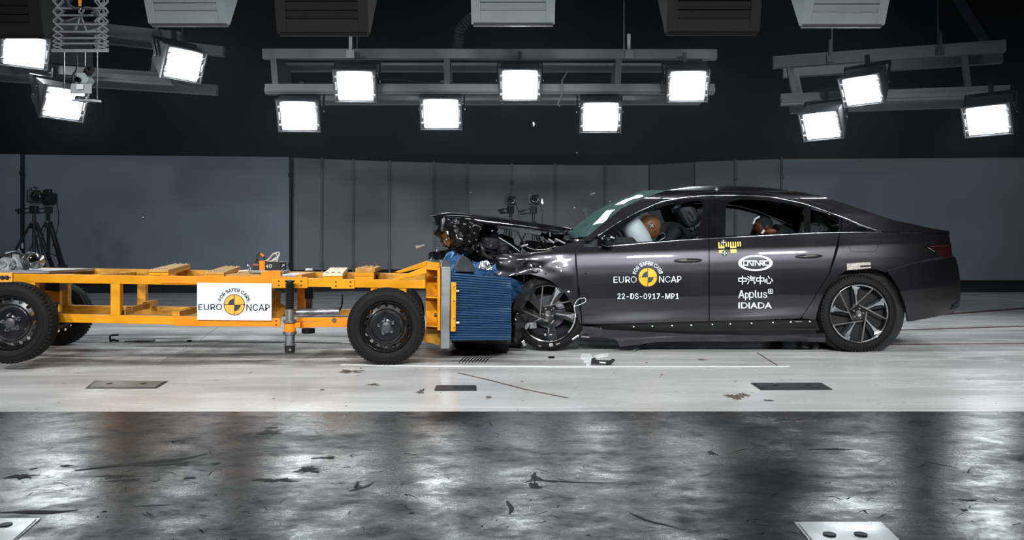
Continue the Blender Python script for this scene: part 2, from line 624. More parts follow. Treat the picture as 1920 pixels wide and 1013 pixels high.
# partition panels in front of the back wall: left end px, right end px, top rows, bottom height, material
PT = 3.02
def wallpt(px, ytop, z):
    D = (PT - CH) * F / (HOR - ytop)
    q = at(px, HOR, D)
    return Vector((q.x, q.y, z))
seams = [(-420, 284, 'panel_blue', 0.27), (40, 289.5, None, 0), (45, 290, 'panel_blue', 0.27), (543, 294.5, None, 0), (548, 296, 'panel_grey', 0.50),
         (604, 298, 'panel_grey', 0.50), (663, 300.5, 'panel_grey', 0.50), (731, 303, 'panel_grey', 0.50), (814, 305, 'panel_grey', 0.50),
         (877, 308, 'panel_grey', 0.50), (960, 309, 'panel_grey', 0.50), (1041, 309.5, 'panel_grey', 0.50), (1134, 310, 'panel_grey', 0.45),
         (1217, 309.5, 'panel_shaded', 0.45), (1302, 304, 'panel_grey', 0.40), (1378, 301, 'panel_grey', 0.36), (1465, 298.5, 'panel_blue', 0.27), (2400, 293, None, 0)]
mat('panel_shaded', (0.10, 0.105, 0.13), 0.6, var=0.06, scale=0.8)  # darker panel grey: shade of the angled panel put into its colour
for (a, b_) in zip(seams[:-1], seams[1:]):
    if a[2] is None:
        continue
    p, q = wallpt(a[0], a[1], a[3]), wallpt(b_[0], b_[1], a[3])
    d = (q - p).normalized()
    nrm = Vector((-d.y, d.x, 0))
    p2, q2 = p + d * 0.012, q - d * 0.012
    up = Vector((0, 0, PT - a[3]))
    g = MB()
    g.hexa([p2, q2, q2 + nrm * 0.06, p2 + nrm * 0.06, p2 + up, q2 + up, q2 + nrm * 0.06 + up, p2 + nrm * 0.06 + up])
    g.build('wall_panel', a[2], wall_back)
    # black sheet painting in the shade of the gap under the panel
    p3, q3 = wallpt(a[0], a[1], 0) + nrm * 0.08, wallpt(b_[0], b_[1], 0) + nrm * 0.08
    up = Vector((0, 0, a[3] + 0.05))
    g = MB()
    g.hexa([p3, q3, q3 + nrm * 0.06, p3 + nrm * 0.06, p3 + up, q3 + up, q3 + nrm * 0.06 + up, p3 + nrm * 0.06 + up])
    g.build('gap_backing', 'gap_post_black', wall_back)
for px, yt in ((42.5, 289.7), (545.5, 294.8), (604, 298), (663, 300.5), (731, 303), (814, 305), (877, 308), (960, 309), (1041, 309.5), (1134, 310), (1378, 301), (1465, 298.5)):
    p = wallpt(px, yt, 0.0)
    wd_ = 0.06 if px < 550 else 0.05
    g = MB()
    g.box((p.x, p.y - 0.012, (PT + 0.25) / 2), (wd_, 0.05, PT - 0.2))
    for zz in (0.62, 2.62):
        g.box((p.x, p.y - 0.045, zz), (wd_ + 0.03, 0.03, 0.07))
    g.build('panel_post', 'gap_post_black' if px < 550 else 'panel_post', wall_back)

# ------------------------------------------------------------------ things set into or lying flat on the floor
def ground_poly(px, z=0.004):
    return [ground(x, y, 0.0) for x, y in px]
def hatch(px, m, label, frame_m, bolts):
    P = ground_poly(px)
    c = sum(P, Vector()) / len(P)
    t = thing('floor_hatch', label, 'floor hatch', c)
    g = MB().prism([p + Vector((0, 0, 0.0)) for p in P], (0, 0, 0.004))
    g.build('hatch_frame', frame_m, t)
    Q = [c + (p - c) * 0.0 + Vector(((p.x - c.x) * 0.94, (p.y - c.y) * 0.86, 0.004)) for p in P]
    g = MB().prism(Q, (0, 0, 0.004))
    g.build('hatch_cover', m, t, bevel=0.001)
    for (u, v_) in bolts:
        q = lerp(lerp(Q[0], Q[1], u), lerp(Q[3], Q[2], u), v_)
        g = MB().lathe([(0, 0.02), (0.0045, 0.02), (0.0046, 0.0)], q + Vector((0, 0, 0.003)), (0, 0, 1), 12)
        g.build('lifting_hole', 'marker_black', t)
hatch([(160, 729), (293, 729), (315, 716), (178, 715)], 'hatch_beige', 'beige steel floor hatch left of centre, in the white lane', 'hatch_dark', [(0.25, 0.5), (0.75, 0.5)])
hatch([(814, 733.5), (894, 733.5), (893, 724), (818, 724)], 'hatch_dark', 'smallest dark floor hatch, in the white lane near the yellow trolley wheel', 'hatch_dark', [(0.5, 0.5)])
hatch([(1426, 732), (1561, 731.5), (1540, 719), (1407, 719)], 'hatch_dark', 'black floor hatch in the white lane before the car doors', 'hatch_dark', [(0.27, 0.5), (0.75, 0.5)])
hatch([(-70, 1028), (14, 1028), (76, 974), (-10, 974)], 'hatch_white', 'bright metal hatch at the bottom left corner, in the dark floor', 'hatch_white', [(0.45, 0.72)])
hatch([(1522, 1022), (1694, 1022), (1652, 981), (1489, 981)], 'hatch_white', 'bright metal hatch at the bottom right, in the dark floor', 'hatch_white', [(0.25, 0.3), (0.62, 0.3)])

# three thin brown cable channels in the lane behind the car
for pts, hgt in (([(1560, 648), (1690, 646.5), (1930, 644.5)], 0.05), ([(1640, 621), (1920, 612)], 0.085), ([(1740, 592), (1930, 578)], 0.13)):
    P = [ground(x, y) for x, y in pts]
    d = (P[-1] - P[0]).normalized()
    P.append(P[-1] + d * 2.0)
    g = MB()
    for a, b_ in zip(P[:-1], P[1:]):
        g.bar(a + Vector((0, 0, 0.001)), b_ + Vector((0, 0, 0.001)), hgt, 0.006)
    g.build('cable_channel', 'channel_red', floor)
# white painted line by the trolley wheel, expansion joints
def strip(px, wdt, m, name, z=0.001):
    P = [ground(x, y) for x, y in px]
    g = MB()
    for a, b_ in zip(P[:-1], P[1:]):
        g.bar(a + Vector((0, 0, z)), b_ + Vector((0, 0, z)), wdt, 0.003)
    return g.build(name, m, floor)
strip([(640, 684), (800, 686.4), (1120, 688)], 0.045, 'paint_line', 'painted_line')
strip([(1120, 688), (1480, 687.5)], 0.008, 'paint_line', 'painted_line')
strip([(120, 642), (368, 641.6), (640, 643)], 0.03, 'scuff', 'floor_joint')
strip([(430, 598), (365, 645)], 0.008, 'hatch_white', 'floor_joint')
strip([(1420, 662), (1458, 686)], 0.012, 'scuff_brown', 'floor_joint')
strip([(860, 700), (920, 714), (985, 731), (1065, 747)], 0.018, 'scuff_brown', 'floor_joint')
strip([(365, 645), (290, 684)], 0.006, 'hatch_white', 'floor_joint')

# black scuffs and tyre marks with a shape of their own
rs = random.Random(3)
def scuff(px, py, lx, ly, ang=0.0, m='scuff', n=44, rag=0.6):
    c = ground(px, py)
    s_ = F / c.y
    a0 = lx / s_ / 2
    b0 = ly / (py - HOR) * c.y / 2 if True else 0
    P = []
    ph = rs.random() * 100
    for i in range(n):
        t = 2 * pi * i / n
        k = max(.15, 1 + rag * (noise.noise(Vector((math.cos(t) * 1.7 + ph, math.sin(t) * 1.7, ph))) * 1.3 + rs.uniform(-.75, .55)))
        x, y = a0 * math.cos(t) * k, b0 * math.sin(t) * k
        P.append(c + Vector((x * math.cos(ang) - y * math.sin(ang), x * math.sin(ang) + y * math.cos(ang), 0.0005)))
    g = MB()
    cc = sum(P, Vector()) / n
    g.add([cc + Vector((0, 0, 0.0012))] + P, [(0, i + 1, (i + 1) % n + 1) for i in range(n)])
    g.build('scuff_mark', m, floor)
def scratch(pts, w0, m='scuff', into=None):
    P = [ground(x, y) for x, y in pts]
    g = MB()
    g.tube([Vector(p) for p in smooth_curve(P, 14, 2)], [w0 * (0.25 + 0.75 * math.sin(pi * (i + 0.5) / 14)) for i in range(14)], 5)
    for i, v in enumerate(g.v):
        g.v[i] = (v[0], v[1], max(0.0003, v[2] * 0.12))
    if into is not None:
        into.add(g.v, g.f)
        return
    g.build('scuff_mark', m, floor)
for a in ((40, 894, 55, 9), (124, 874, 26, 3), (62, 880, 12, 4), (222, 893, 60, 8), (236, 901, 40, 6), (402, 870, 18, 4), (505, 812, 38, 9), (510, 803, 20, 4), (355, 897, 22, 4),
          (516, 901, 68, 8), (577, 882, 44, 13), (610, 859, 52, 5), (195, 960, 8, 3), (340, 873, 24, 4), (1000, 898, 12, 10), (1004, 912, 20, 12), (670, 910, 8, 14), (772, 963, 9, 3),
          (1560, 843, 80, 4), (1815, 939, 28, 5), (1808, 957, 16, 4), (1335, 850, 16, 8), (1436, 825, 16, 2), (1790, 829, 6, 2)):
    scuff(*a, m='scuff')
scratch([(140, 883), (232, 872), (300, 866), (345, 862), (388, 851)], 0.028)
scratch([(230, 872), (310, 872), (352, 868)], 0.02)
scratch([(984, 905), (1010, 900), (1075, 905), (1150, 906)], 0.010)
scratch([(1003, 886), (1000, 895), (1020, 902), (1045, 905)], 0.012)
scratch([(1684, 853), (1725, 864), (1795, 878)], 0.009)
scratch([(1180, 962), (1215, 978), (1270, 990)], 0.009)
scratch([(250, 950), (330, 947)], 0.008)
scratch([(145, 957), (100, 962), (60, 960), (0, 962)], 0.02)
scratch([(655, 922), (690, 912), (700, 905)], 0.012)
scratch([(950, 940), (960, 955), (955, 965)], 0.010)
hair = MB()
for i in range(190):
    px, py = rs.uniform(0, 1920), 790 + 225 * rs.random() ** 0.8
    dx, dy = rs.uniform(-34, 34), rs.uniform(-9, 9)
    scratch([(px, py), (px + dx * 0.5 + rs.uniform(-4, 4), py + dy * 0.5 + rs.uniform(-3, 3)), (px + dx, py + dy)], rs.uniform(0.0012, 0.003), into=hair)
hs = hair.build('hairline_scratches', 'scuff', floor)
hs['kind'] = 'stuff'
for a in ((916, 745, 9, 6), (790, 735, 14, 8), (1375, 744, 30, 9), (1395, 741, 18, 8), (1440, 751, 22, 3), (1240, 703, 6, 2), (1317, 675, 14, 3), (604, 731, 7, 3), (1212, 680, 4, 2), (660, 697, 40, 6), (700, 722, 24, 4)):
    scuff(*a, m='scuff_brown')
for i in range(40):
    scuff(rs.uniform(0, 1900), rs.uniform(690, 770), rs.uniform(2, 7), rs.uniform(0.6, 1.6), 0, 'scuff_brown' if i % 3 else 'scuff', n=9)
for i in range(9):
    x = 860 + i * 6
    scratch([(x, 682), (x + 8, 672), (x + 20 + 2 * i, 664)], 0.008)
# ================================================================== lighting racks
def rack(label, ends_top, ends_bot, back, struts_u, hang_u, group, bh=0.15):
    """ends_top / ends_bot: left and right 3-D ends of the front top and bottom beams; back: vector to the rear pair"""
    (a, b_), (c, d) = ends_top, ends_bot
    t = thing('lighting_rack', label, 'lighting rack', (a + b_ + c + d) / 4, group=group)
    back = Vector(back)
    for (p, q, hgt, dep) in ((a, b_, bh, 0.12), (c, d, bh, 0.12)):
        g = MB().bar(p, q, dep, hgt)
        g.build('front_beam', 'rack_grey', t, bevel=0.006)
        g = MB().bar(p + back, q + back, dep, hgt * 0.9)
        g.build('rear_beam', 'rack_grey', t, bevel=0.006)
    # gutter edge along the lower front beam
    g = MB().bar(c + Vector((0, -0.075, -0.02)), d + Vector((0, -0.075, -0.02)), 0.03, 0.06)
    g.build('cable_tray', 'rack_grey', t)
    for u in struts_u:
        p, q = lerp(a, b_, u), lerp(c, d, u)
        g = MB().bar(p, q, 0.09, 0.05, up=(0, 1, 0))
        g.build('strut', 'rack_grey', t)
        g = MB().hexa([q, q + Vector((0.02, 0, 0)), q + back + Vector((0.02, 0, 0)), q + back, p, p + Vector((0.02, 0, 0)), p + back + Vector((0.02, 0, 0)), p + back])
        g.build('gusset_plate', 'rack_grey', t)
    for u in hang_u:
        p = lerp(a, b_, u)
        g = MB().tube([p + back * 0.5 + Vector((0, 0, 0.0)), Vector((p.x + back.x * .5, p.y + back.y * .5, ZC))], 0.012, 6)
        g.build('hanger_rod', 'dull_steel', t)
        g = MB().box(p + Vector((0, -0.07, 0.12)), (0.05, 0.05, 0.34))
        g.box(p + Vector((0, -0.08, -0.02)), (0.12, 0.05, 0.12))
        g.build('hanger_clamp', 'dull_steel', t)
    g = MB().tube(smooth_curve([lerp(c, d, .12) + Vector((0, .15, .1)), lerp(c, d, .25) + Vector((0, .1, .2)), lerp(c, d, .4) + Vector((0, .12, .1)), lerp(c, d, .52) + Vector((0, .1, .15)), lerp(c, d, .8) + Vector((0, .12, .1))], 24), 0.012, 5)
    g.build('power_cable', 'cable_black', t)
    return t
GR = 'hanging lighting racks'
DR = 12.0
rack_mid = rack('long level light rack over the middle of the hall', (at(494, 102, DR), at(1343, 103, DR)), (at(499, 168, DR - .25), at(1338, 168, DR - .25)), (0, 0.85, 0.0),
                (0.022, 0.405, 0.785, 0.975), (0.195, 0.805), GR)
rack_left = rack('slanting light rack at the upper left, partly behind the pantograph', (at(-260, 6, 11.6), at(340, 72, 11.85)), (at(-240, 112, 11.5), at(326, 149, 11.75)), (0.35, 0.8, 0.0),
                 (0.2, 0.55, 0.93), (0.3, 0.93), GR, 0.17)
rack_right = rack('slanting light rack at the upper right', (at(1449, 118, 13.0), at(1884, 87, 12.3)), (at(1463, 188, 12.8), at(1892, 172, 12.15)), (0.42, 0.75, 0.0),
                  (0.07, 0.83), (0.25, 0.72), GR, 0.19)
# loose strap hooked over the middle rack
g = MB()
g.tube([at(1064, 134, 11.6), at(1054, 150, 11.55), at(1053, 178, 11.55), at(1046, 196, 11.55), at(1050, 199, 11.55)], 0.012, 6)
g.build('hooked_strap', 'rack_grey', rack_mid)

# ------------------------------------------------------------------ floodlights
def make_flood():
    t = thing('floodlight', '', 'floodlight')
    # local frame: the lens looks along -Y, width along X
    W_, H_, Dp = 0.62, 0.47, 0.42
    fr = [(-W_ / 2, 0, -H_ / 2), (W_ / 2, 0, -H_ / 2), (W_ / 2, 0, H_ / 2), (-W_ / 2, 0, H_ / 2)]
    bk = [(-W_ * .42, Dp, -H_ * .18), (W_ * .42, Dp, -H_ * .18), (W_ * .46, Dp * .8, H_ / 2), (-W_ * .46, Dp * .8, H_ / 2)]
    g = MB().add([Vector(p) for p in fr + bk], [(7, 6, 5, 4), (0, 4, 5, 1), (1, 5, 6, 2), (2, 6, 7, 3), (3, 7, 4, 0), (0, 1, 2, 3)])
    g.build('housing', 'lamp_housing', t, local=True, bevel=0.008)
    g = MB()
    for sx in (-1, 1):
        g.box((sx * (W_ / 2 - 0.008), -0.02, 0), (0.016, 0.05, H_ + 0.02))
    g.box((0, -0.015, H_ / 2), (W_, 0.05, 0.014))
    g.box((0, -0.015, -H_ / 2), (W_, 0.05, 0.014))
    g.build('lens_frame', 'lamp_frame', t, local=True)
    # bowed lens
    rows = []
    lw, lh = 0.50, 0.405
    for i in range(9):
        u = -1 + 2 * i / 8
        row = []
        for j in range(7):
            v = -1 + 2 * j / 6
            row.append((u * lw / 2 * (1 - 0.02 * v * v * (abs(u) == 1)), -0.012 - 0.03 * (1 - u * u) * (1 - v * v), v * lh / 2 + 0.012 * (1 - u * u) * (v > 0.9) - 0.005))
        rows.append(row)
    MB().grid(rows).build('lens', 'lamp_lens', t, local=True, smooth=60)
    for sx in (-1, 1):
        for sz in (-1, 1):
            MB().box((sx * 0.266, -0.035, sz * 0.135), (0.05, 0.02, 0.024)).build('lens_clip', 'lamp_clip', t, local=True)
        MB().box((sx * 0.276, -0.035, 0), (0.014, 0.02, 0.11)).build('side_handle', 'lamp_clip', t, local=True)
    # yoke
    g = MB()
    for sx in (-1, 1):
        g.bar((sx * (W_ / 2 + 0.02), 0.17, 0.02), (sx * (W_ / 2 + 0.02), 0.40, 0.24), 0.02, 0.06, up=(0, 0, 1))
    g.bar((-W_ / 2 - 0.03, 0.40, 0.24), (W_ / 2 + 0.03, 0.40, 0.24), 0.05, 0.04)
    g.build('yoke', 'tripod_black', t, local=True)
    MB().bar((0, 0.41, 0.22), (0, 0.47, 0.38), 0.06, 0.05).build('mount_post', 'tripod_black', t, local=True)
    for sx in (-1, 1):
        for (y, z) in ((0.17, 0.02), (0.23, 0.13), (0.26, 0.08)):
            MB().lathe([(0, 0.0), (0, 0.014), (0.012, 0.012), (0.012, 0)], (sx * (W_ / 2 - (.012 if y > .2 else -.03)), y, z), (sx, 0, 0), 8).build('pivot_bolt', 'steel', t, local=True)
    return t
flood0 = make_flood()
GF = 'floodlights on the hanging racks'
# px, py of the lens centre, distance, yaw (towards +x is positive), downward tilt, size, label
FL = [
 (560, 217, 11.65, 4, 27, 1.0, 'floodlight hanging below the middle rack, at its left end'),
 (666, 161, 11.5, 3, 27, 1.0, 'floodlight on the middle rack front, left of the row of three'),
 (827, 213, 11.65, 1, 25, 1.0, 'floodlight hanging below the middle rack, above the crashed car front'),
 (975, 159, 11.5, 0, 26, 1.0, 'floodlight in the middle of the row of three on the middle rack front'),
 (1126, 219, 11.65, -2, 27, 1.0, 'floodlight hanging below the middle rack, right of its centre'),
 (1289, 161, 11.5, -3, 26, 1.0, 'floodlight on the middle rack front, at its right end'),
 (1540, 235, 12.3, -41, 31, 1.0, 'floodlight hanging below the left end of the right rack'),
 (1616, 169, 11.9, -44, 31, 1.0, 'floodlight on the front of the right rack, near its middle'),
 (1851, 225, 11.4, -43, 30, 1.0, 'floodlight hanging below the right end of the right rack'),
 (344, 121, 11.5, 52, 24, 1.0, 'floodlight at the right end of the left rack'),
 (120, 194, 11.4, 56, 24, 1.0, 'floodlight hanging below the left rack, behind the small camera'),
 (46, 96, 11.3, 40, 26, 1.0, 'floodlight on the left rack at the left edge, beside the pantograph'),
]
for i, (px, py, D, yw, tl, sz, lab) in enumerate(FL):
    p = at(px, py, D)
    rot = (Matrix.Rotation(R(yw), 3, 'Z') @ Matrix.Rotation(R(tl), 3, 'X')).to_euler()
    o = flood0 if i == 0 else dup(flood0, lab, group=GF)
    o.location = p
    o.rotation_euler = rot
    o.scale = (sz, sz, sz)
    o['label'] = lab
    o['group'] = GF
    # drop rod that carries the lower lamps
    
# ------------------------------------------------------------------ big louvred boxes under the ceiling
def vent(px0, px1, pyb, D, tp, m, label, slat_m):
    """front face bottom edge px0..px1 at row pyb"""
    a, b_ = at(px0, pyb, D), at(px1, pyb, D)
    w = (b_ - a).length
    c = (a + b_) / 2
    Hh, Dp = 0.95, 0.8
    t = thing('louvre_box', label, 'ventilation unit', c, group='louvred boxes under the ceiling')
    x0, x1 = c.x - w / 2, c.x + w / 2
    xt = 0.09 * w                                    # widens upwards
    fy = lambda z: c.y - tp * z                      # the face leans
    def P(x, z, off=0.0):
        u = z / Hh
        cx = c.x
        return Vector((x, c.y + tp * z + off, c.z + z))
    # casing behind the face, a wedge that deepens upwards
    g = MB()
    D0, D1 = .06, 1.15
    g.hexa([P(x0, 0, .02), P(x1, 0, .02), P(x1, 0, D0), P(x0, 0, D0), P(x0, Hh, .02), P(x1, Hh, .02), P(x1, Hh, D1), P(x0, Hh, D1)])
    g.build('casing', m, t)
    g = MB()
    fw = 0.11 * w
    for (xa, xb, za, zb) in ((x0, x0 + fw, 0, Hh), (x1 - fw, x1, 0, Hh), (x0 + fw, x1 - fw, 0, 0.125), (x0 + fw, x1 - fw, Hh - .1, Hh)):
        g.hexa([P(xa, za, -0.02), P(xb, za, -0.02), P(xb, za, .02), P(xa, za, .02), P(xa, zb, -0.02), P(xb, zb, -0.02), P(xb, zb, .02), P(xa, zb, .02)])
    g.build('face_frame', m, t, bevel=0.004)
    n = 8
    for k in range(n):
        za = 0.135 + k * (Hh - .25) / n
        zb = za + (Hh - .25) / n - 0.018
        g = MB().hexa([P(x0 + fw, za, 0.0), P(x1 - fw, za, 0.0), P(x1 - fw, za, .014), P(x0 + fw, za, .014), P(x0 + fw, zb, -0.016), P(x1 - fw, zb, -0.016), P(x1 - fw, zb, 0.0), P(x0 + fw, zb, 0.0)])
        g.build('louvre_slat', m, t)
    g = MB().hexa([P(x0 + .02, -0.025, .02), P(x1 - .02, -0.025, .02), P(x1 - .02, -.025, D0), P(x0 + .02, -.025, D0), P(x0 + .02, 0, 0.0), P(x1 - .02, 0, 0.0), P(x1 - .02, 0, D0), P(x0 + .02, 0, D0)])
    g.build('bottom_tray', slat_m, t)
    for sx in (.25, .75):
        q = lerp(P(x0, Hh, Dp / 2), P(x1, Hh, Dp / 2), sx)
        MB().tube([q, Vector((q.x, q.y, ZC))], 0.02, 6).build('hanger_rod', 'dull_steel', t)
    return t
vent(279, 428, 44, 9.6, -0.46, 'vent_white', 'pale louvred box at top left, right of the pantograph', 'vent_grey')
vent(884, 1040, 43, 9.6, -0.46, 'vent_white', 'pale louvred box at the top middle', 'vent_grey')
vent(1502, 1658, 46, 9.6, -0.46, 'vent_white', 'pale louvred box above the right light rack', 'vent_grey')
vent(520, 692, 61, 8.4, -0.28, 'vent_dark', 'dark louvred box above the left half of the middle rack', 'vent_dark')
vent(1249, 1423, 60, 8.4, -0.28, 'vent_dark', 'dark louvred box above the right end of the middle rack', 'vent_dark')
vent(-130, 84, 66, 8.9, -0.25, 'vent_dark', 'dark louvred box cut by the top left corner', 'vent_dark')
# pale flank sheet of the corner box
# ribbed air hose behind the middle box
P = smooth_curve([at(905, 30, 12.5), at(880, 34, 12.5), at(862, 55, 12.5), at(858, 92, 12.5)], 30, 3)
g = MB().tube([Vector(p) for p in P], [0.075 + 0.012 * (i % 2) for i in range(len(P))], 10)
tag(g.build('air_hose', 'lamp_housing', smooth=40), 'dark ribbed air hose hanging behind the middle pale louvred box', 'hose')
# dim diagonal roof brace at the top right
g = MB().bar(at(1795, -10, 13.5), at(1860, 92, 13.0), 0.16, 0.16)
tag(g.build('roof_brace', 'lamp_housing'), 'dim diagonal steel brace behind the right light rack', 'brace')

# ------------------------------------------------------------------ pantograph with the small overhead camera
DP = 8.2
t = thing('pantograph_hanger', 'scissor pantograph hanging from the ceiling at the upper left', 'pantograph', at(152, 95, DP))
def sx_frame(px0, px1, dy, rows):
    g = MB()
    for k in range(len(rows) - 1):
        y0, y1 = rows[k], rows[k + 1]
        g.bar(at(px0, y0, DP + dy), at(px1, y1, DP + dy), 0.012, 0.022, up=(0, 1, 0))
        g.bar(at(px1, y0, DP + dy + .015), at(px0, y1, DP + dy + .015), 0.012, 0.022, up=(0, 1, 0))
    return g
rows = [-20, 2, 22, 40, 56, 68, 78, 86, 92]
for (a, b_, dy) in ((100, 118, 0), (184, 203, 0), (102, 119, .45), (178, 196, .45)):
    sx_frame(a, b_, dy, rows).build('scissor_arm', 'rack_grey', t)
for y in (16, 29, 46, 60, 72, 82):
    g = MB().tube([at(104, y, DP), at(200, y, DP)], 0.012, 6)
    g.build('cross_rod', 'rack_grey', t)
for y in (29, 60, 82):
    MB().tube([at(104, y, DP + .45), at(196, y, DP + .45)], 0.012, 6).build('cross_rod', 'rack_grey', t)
g = MB().hexa([at(96, 98, DP), at(204, 98, DP), at(200, 98, DP + .55), at(100, 98, DP + .55), at(96, 92, DP), at(204, 92, DP), at(200, 92, DP + .55), at(100, 92, DP + .55)])
g.build('carrier_plate', 'dull_steel', t)
for px in (120, 159, 182):
    MB().tube([at(px, 97, DP + .1), at(px, 186 if px != 120 else 172, DP + .1)], 0.006, 6).build('drop_rod', 'steel', t)
g = MB().hexa([at(134, 190, DP), at(172, 190, DP - .1), at(190, 192, DP + .1), at(150, 191, DP + .25), at(134, 186, DP), at(172, 186, DP - .1), at(190, 188, DP + .1), at(150, 187, DP + .25)])
g.build('drop_plate', 'vent_white', t)
P = smooth_curve([at(127, -8, DP - .05), at(127, 8, DP - .05), at(140, 16, DP - .05), at(165, 14, DP - .05), at(178, 18, DP - .05), at(180, 26, DP - .05), at(172, 24, DP - .05)], 30, 2)
MB().tube([Vector(p) for p in P], 0.014, 6).build('cable_loop', 'lamp_housing', t)
P = [at(150, -6, DP - .1), at(150, 12, DP - .1)]
MB().tube(P, [0.02, 0.014], 8).build('hook_block', 'yellow', t)
P = smooth_curve([at(151, 14, DP - .1), at(147, 22, DP - .1), at(153, 26, DP - .1), at(157, 18, DP - .1)], 14, 1)
MB().tube([Vector(p) for p in P], 0.008, 6).build('hook', 'steel', t)
for (a, b_) in (((150, 30), (142, 55)), ((152, 30), (163, 60)), ((125, 40), (160, 28)), ((143, 62), (180, 56))):
    MB().tube([at(*a, DP + .2), at(*b_, DP + .2)], 0.010, 6).build('cross_rod', 'rack_grey', t)
t2 = thing('overhead_camera', 'small grey remote camera on the plate below the pantograph', 'camera', at(152, 184, DP + .05))
Dk = DP + .05
g = MB().hexa([at(131, 176, Dk - .1), at(172, 176, Dk - .1), at(172, 175, Dk + .15), at(131, 175, Dk + .15), at(133, 157, Dk - .1), at(172, 157, Dk - .1), at(170, 156, Dk + .15), at(135, 156, Dk + .15)])
g.build('body', 'vent_white', t2, bevel=0.008)
MB().box(at(150, 163, Dk - .115), (0.07, 0.01, 0.05)).build('name_plate', 'sign_white', t2)
MB().lathe([(0, .05), (.05, .06), (.05, 0.0)], at(151, 181, Dk), (0, 0, -1), 14).build('pan_base', 'lamp_housing', t2, smooth=40)
g = MB().prism([at(141, 156, Dk - .05), at(162, 156, Dk - .05), at(167, 148, Dk - .05), at(158, 136, Dk - .05), at(144, 137, Dk - .05)], (0, 0.12, 0))
g.build('tilt_head', 'vent_white', t2, bevel=0.006)
MB().lathe([(0, 0.001), (0, .028), (.03, .028), (.03, .018), (.015, .014), (.015, 0.0)], at(148, 150, Dk - .05), (0, -1, 0), 16).build('lens', 'black_gloss', t2, smooth=40)
MB().lathe([(0, .045), (.1, .05), (.1, .03), (.06, 0.0)], at(163, 138, Dk + .02), (.5, -.5, .25), 16).build('rear_lens', 'black_plastic', t2, smooth=40)
P = smooth_curve([at(143, 103, Dk), at(145, 118, Dk), at(143, 132, Dk), at(135, 142, Dk), at(136, 156, Dk)], 20, 2)
MB().tube([Vector(p) for p in P], 0.008, 6).build('cable', 'cable_black', t2)

# ------------------------------------------------------------------ tripods with high speed cameras at the back
def make_tripod(Z):
    t = thing('camera_tripod', '', 'tripod')
    top = Z
    hub = Vector((0, 0, top))
    MB().lathe([(0, .03), (0, .07), (.10, .075), (.13, .05), (.13, .03)], hub - Vector((0, 0, .13)), (0, 0, 1), 12).build('hub', 'tripod_black', t, local=True)
    MB().tube([hub + Vector((0, 0, -.75)), hub + Vector((0, 0, .16))], .032, 8).build('centre_column', 'tripod_black', t, local=True)
    MB().box(hub + Vector((0, 0, .22)), (.12, .12, .14)).build('pan_head', 'tripod_black', t, local=True, bevel=.01)
    for k, (dz, ln) in enumerate(((.26, .31), (.16, .27))):
        a = hub + Vector((-.03, 0, dz))
        b_ = hub + Vector((-ln, -.05, dz - .06 * (1 - k)))
        MB().tube([a, lerp(a, b_, .5), lerp(a, b_, .52), b_], [.012, .012, .024, .026], 8).build('pan_handle', 'tripod_black', t, local=True)
    for k in range(3):
        a = R(200 + 120 * k)
        d = Vector((math.cos(a), math.sin(a), 0))
        foot = d * (0.52 * top)
        p0 = hub + d * .06 - Vector((0, 0, .05))
        kn = lerp(p0, foot, .55)
        g = MB()
        side = Vector((-d.y, d.x, 0)) * .03
        g.tube([p0 + side, kn + side], .017, 6)
        g.tube([p0 - side, kn - side], .017, 6)
        g.tube([lerp(p0, foot, .42), foot + Vector((0, 0, .01))], [.026, .02], 6)
        g.box(kn, (.11, .11, .06))
        lg = g.build('leg', 'tripod_black', t, local=True)
        MB().lathe([(0, .03), (.03, .022), (.03, 0)], foot, (0, 0, 1), 8).build('rubber_foot', 'rubber', lg, local=True)
        m_ = hub - Vector((0, 0, .62))
        MB().tube([m_, kn * .8 + p0 * .2], .010, 5).build('spreader', 'tripod_black', t, local=True)
    return t
def make_cam():
    t = thing('high_speed_camera', '', 'camera')
    MB().box((0, 0, .13), (.19, .24, .2)).build('body', 'tripod_black', t, local=True, bevel=.012)
    MB().lathe([(0, .06), (.02, .085), (.10, .085), (.16, .075), (.16, .05), (.12, 0)], (.03, -.12, .13), (0.25, -1, 0), 14).build('lens', 'black_gloss', t, local=True, smooth=40)
    g = MB()
    g.box((-.05, 0, .25), (.03, .12, .05))
    g.box((.03, .03, .26), (.025, .03, .08))
    g.box((.0, .0, .285), (.02, .16, .02))
    g.build('carry_handle', 'tripod_black', t, local=True)
    MB().box((0, 0, .015), (.12, .16, .03)).build('mount_plate', 'tripod_black', t, local=True)
    P = smooth_curve([(.1, .05, .1), (.17, .05, -.1), (.16, .05, -.4), (.05, .04, -.75)], 16, 2)
    MB().tube([Vector(p) for p in P], .008, 5).build('cable', 'cable_black', t, local=True)
    return t
tri0, cam0 = make_tripod(1.56), make_cam()
TP = [(64, 13.2, 20, 'tripod at the left edge, nearer the black panel joint', 'camera on the tripod nearer the black panel joint at the left'),
      (91, 14.6, 140, 'tripod at the left edge, right one of the pair', 'camera on the right tripod of the left pair'),
      (957, 16.6, 65, 'left tripod of the pair seen behind the car hood', 'camera on the left tripod of the pair behind the car hood'),
      (1000, 15.2, 200, 'right tripod of the pair seen behind the car hood', 'camera on the right tripod of the pair behind the car hood')]
